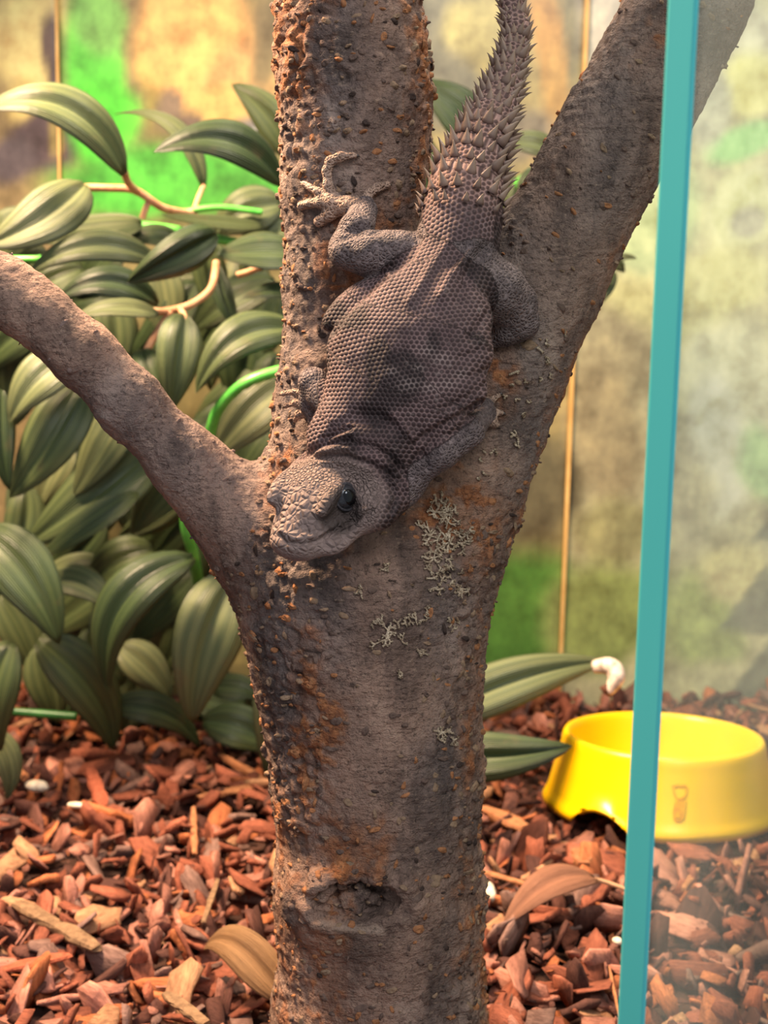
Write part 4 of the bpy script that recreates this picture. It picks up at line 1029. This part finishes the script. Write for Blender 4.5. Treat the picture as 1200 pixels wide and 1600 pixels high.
def shown(i):
    X_, Y_ = pc_[i]
    if not (5 < X_ < 1195 and 1130 < Y_ < 1590) or 425 < X_ < 760: return 0
    if 850 < X_ and Y_ < 1330: return 0
    return chips[i][3] / chips[i][1] * (0.35 + chips[i][4])
order = sorted(range(len(chips)), key=shown, reverse=True)
ind = set(i for i in order[:300] if shown(i) > 0)
LMK = [('the tree trunk', tree_loc), ('the yellow bowl', bc), ('the leafy plant', G(200, 1180)), ('the dry brown leaf', G(860, 1410)), ('the tan husk leaf', G(370, 1520)),
       ('the long grey splinter', G(90, 1447)), ('the white pebble', G(58, 1228)), ('the glass door', e0 + gd * .1), ('the straight tan twig', G(386, 1206)), ('the pale grey pebble', G(758, 1392)), ('the upright orange splinter', G(150, 1230))]
def chip_label(x, y, s, vi, cr):
    d = sorted((math.hypot(x - p[0], y - p[1]), n) for n, p in LMK)
    ext = VARS[vi][0][:, :2].max(0) - VARS[vi][0][:, :2].min(0)
    shape = 'narrow' if ext[1] / ext[0] < .36 else ('broad' if ext[1] / ext[0] > .58 else 'oblong')
    size = 'large' if s > .03 else ('small' if s < .02 else 'medium')
    where = 'beside ' + d[0][1] if d[0][0] < .07 else 'between %s and %s' % (d[0][1], d[1][1])
    return '%s %s %s bark chip %s' % (size, shape, TONES[cr][0], where)
vm = []
for k, (v, f) in enumerate(VARS):
    me = mesh_np('bark_chip', v, f, smooth=False); me.materials.append(CHO); vm.append(me)
SV, SF, SR = [], [], []; off = 0
from mathutils import Euler
for i, (x, y, z, s, top, e, vi, cr, cb) in enumerate(chips):
    if i in ind:
        o = obj('bark_chip', vm[vi], None, None, chip_label(x, y, s, vi, cr), 'bark chip', 'bark chips covering the floor', loc=(x, y, z + .002))
        o.color = (*(np.array(lin(*TONES[cr][1])) * cb), 1); o.rotation_euler = e; o.scale = (s * 1.25, s * 1.25, s * 1.25)
    else:
        Rm = np.array(Euler(e).to_matrix()); v, f = VARS[vi]
        SV.append((v * s * 1.25) @ Rm.T + np.array((x, y, z))); SF.append(f + off); off += len(v); SR.append(np.tile(np.array(lin(*TONES[cr][1])) * cb, (len(v), 1)))
me = mesh_np('bark_chip_litter', np.concatenate(SV), np.concatenate(SF), smooth=False); cattr(me, 'chipc', np.concatenate(SR))
obj('bark_chip_litter', me, CHS, None, 'layer of small reddish brown bark chips covering the floor', 'bark chips', kind='stuff')
# ---------------------------------------------------------------- odd pieces among the chips
def on_ground(px, py, z=.010): return G(px, py, z)
def splinter(a, b, wpx, mat, name, label, cat, th=.5, z=(.014, .012), jag=.25, rings=9):
    A, B = G(a[0], a[1], z[0]), G(b[0], b[1], z[1]); d = B - A; L = np.linalg.norm(d); t = d / L
    up = np.array((0, 0, 1.0)); s = unit(np.cross(t, up)); n = np.cross(s, t); W = M(wpx, A) / 2
    Vv, Ff = [], []; k = 8; rr = random.Random(wpx * 7 + int(a[0]))
    for i in range(rings):
        u = i / (rings - 1); w = W * (1 - .35 * abs(2 * u - 1) ** 3) * rr.uniform(1 - jag, 1 + jag * .4)
        for j in range(k):
            an = 2 * math.pi * j / k; q = .5
            c, s_ = math.cos(an), math.sin(an)
            Vv.append(A + d * (u + rr.uniform(-.02, .02)) + s * math.copysign(abs(c) ** q, c) * w * rr.uniform(.85, 1.1) + n * math.copysign(abs(s_) ** q, s_) * w * th * rr.uniform(.8, 1.15))
    for i in range(rings - 1):
        for j in range(k): Ff.append((i * k + j, i * k + (j + 1) % k, (i + 1) * k + (j + 1) % k, (i + 1) * k + j))
    Ff.append(tuple(reversed(range(k)))); Ff.append(tuple((rings - 1) * k + j for j in range(k)))
    c0 = (A + B) / 2; me = mesh_py(name, np.array(Vv) - c0, Ff, False)
    return obj(name, me, mat, None, label, cat, loc=c0)
def wood(name, c1, c2, sc=60):
    m = Mat(name, .8, .2); n = m.noise(m.mapping(m.coord(), (1, 1, 1)), sc * 3, 6, .7)
    m.base(m.ramp(n, [(.3, lin(*c1)), (.7, lin(*c2))])); m.nrm(m.bump(n, .002)); return m.m
WS, WT, WR = wood('split_wood', (84, 62, 46), (150, 118, 88)), wood('twig_wood', (136, 84, 56), (184, 126, 86)), wood('red_wood', (132, 66, 46), (178, 100, 72))
splinter((28, 1412), (152, 1482), 30, WS, 'wood_splinter', 'long grey-tan split wood splinter among the bark chips', 'wood splinter')
splinter((345, 1180), (428, 1232), 14, WT, 'twig', 'straight tan twig resting against the tree trunk', 'twig', 1.0)
splinter((40, 1215), (-10, 1178), 16, WT, 'twig', 'brown twig poking out below the pale leaf edge', 'twig', 1.0)
splinter((140, 1200), (162, 1262), 24, WR, 'wood_splinter', 'upright orange wood splinter in front of the leaves', 'wood splinter', .6, (.030, .008))
splinter((5, 1515), (110, 1492), 24, WR, 'wood_splinter', 'flat reddish wood splinter with a pale broken end', 'wood splinter', .4)
splinter((302, 1262), (304, 1335), 12, WT, 'wood_splinter', 'thin tan wood sliver standing among dark chips', 'wood splinter', .6, (.012, .012))
splinter((755, 1262), (835, 1302), 30, WT, 'wood_splinter', 'wide orange wood splinter beside the tree trunk', 'wood splinter', .4)
splinter((752, 1362), (838, 1386), 12, WT, 'wood_splinter', 'curved orange wood strip near the fallen brown leaf', 'wood splinter', .6)
splinter((905, 1330), (912, 1352), 34, WT, 'wood_splinter', 'short orange block of wood in front of the bowl', 'wood splinter', .6)
splinter((318, 1440), (340, 1375), 12, WS, 'wood_splinter', 'pale thin straw sliver crossing the bark chips', 'wood splinter', .5, (.018, .018))
splinter((258, 1552), (322, 1600), 26, WS, 'wood_splinter', 'tan flat splinter close to the trunk base', 'wood splinter', .4, (.016, .016))
splinter((400, 1228), (310, 1246), 22, WT, 'wood_splinter', 'pale orange wood chip slab on the litter', 'wood splinter', .3, (.016, .016))
splinter((952, 1512), (968, 1590), 5, WT, 'straw', 'thin straw stalk beside the glass edge', 'straw', 1.0, (.012, .012))
splinter((1068, 1390), (1090, 1358), 12, WT, 'straw', 'short tan stick behind the glass', 'straw', .8, (.014, .014))
# white pebble-like bits
STO = Mat('pale_stone', .7, .3); STO.base(STO.ramp(STO.noise(STO.coord(), 160), [(.35, lin(196, 176, 150)), (.65, lin(236, 226, 206))])); STO.nrm(STO.bump(STO.noise(STO.coord(), 200), .001))
def pebble(px_, py_, a, b, label):
    c = G(px_, py_, .012); u = M(1, c); Vv, Ff = uvs((0, 0, 0), (np.array((1, 0, 0)), np.array((0, 1, 0)), np.array((0, 0, 1.0))), (a * u, b * u * 1.6, b * u), 14, 8)
    Vv = np.array(Vv); Vv = Vv * (1 + .25 * vnoise(Vv * 160 + px_, 3))[:, None]
    o = obj('pebble', mesh_py('pebble', Vv, Ff), STO.m, None, label, 'pebble', loc=c); o.rotation_euler = (0, .2, .4)
pebble(58, 1228, 20, 9, 'white pebble lying in front of the leafy plant')
pebble(120, 1258, 16, 5, 'thin whitish pebble beside the orange splinter')
pebble(758, 1392, 14, 16, 'pale grey pebble beside the fallen brown leaf')
pebble(965, 1470, 8, 5, 'tiny white pebble near the glass edge')
# fallen leaves
def dry(name, cs):
    m = Mat(name, .7, .25); uv = m.attr('luv', 'Vector'); n = m.noise(m.mapping(uv, (1, 12, 1)), 4, 4)
    m.base(m.ramp(n, [(.3, lin(*cs[0])), (.7, lin(*cs[1]))])); m.nrm(m.bump(n, .0008)); return m.m
def fallen(base, tip, w, Yb, Yt, label, mat, **k):
    c = (P(*base, Yb) + P(*tip, Yt)) / 2
    e = obj('fallen_leaf', None, None, None, label, 'leaf', loc=(c[0], c[1], max(0.0, c[2] - .012)))
    return e, leaf(e, base, tip, w, Yb, Yt, name='blade', mat=mat, **k)
def gy(px_, py_, z): return float(G(px_, py_, z)[1])
DL = dry('dry_leaf', ((118, 78, 60), (156, 108, 84)))
e, _ = fallen((930, 1372), (785, 1450), 66, gy(930, 1372, .03), gy(785, 1450, .018), 'curled dry brown leaf lying on chips in front of the bowl', DL, side=.06, bow=.12, roll=.35, fold=.3)
stem(e, [(928, 1374, gy(930, 1372, .03)), (945, 1378, gy(945, 1378, .026)), (985, 1392, gy(985, 1392, .02))], 3.5, TWG.m, 'leaf_stalk')
DT = dry('dry_husk', ((96, 70, 48), (156, 118, 80)))
fallen((446, 1560), (318, 1484), 70, gy(446, 1560, .020), gy(318, 1484, .018), 'pale tan curled husk leaf beside the tree trunk', DT, side=.16, bow=.22, roll=-.3, fold=.3, blunt=.42)
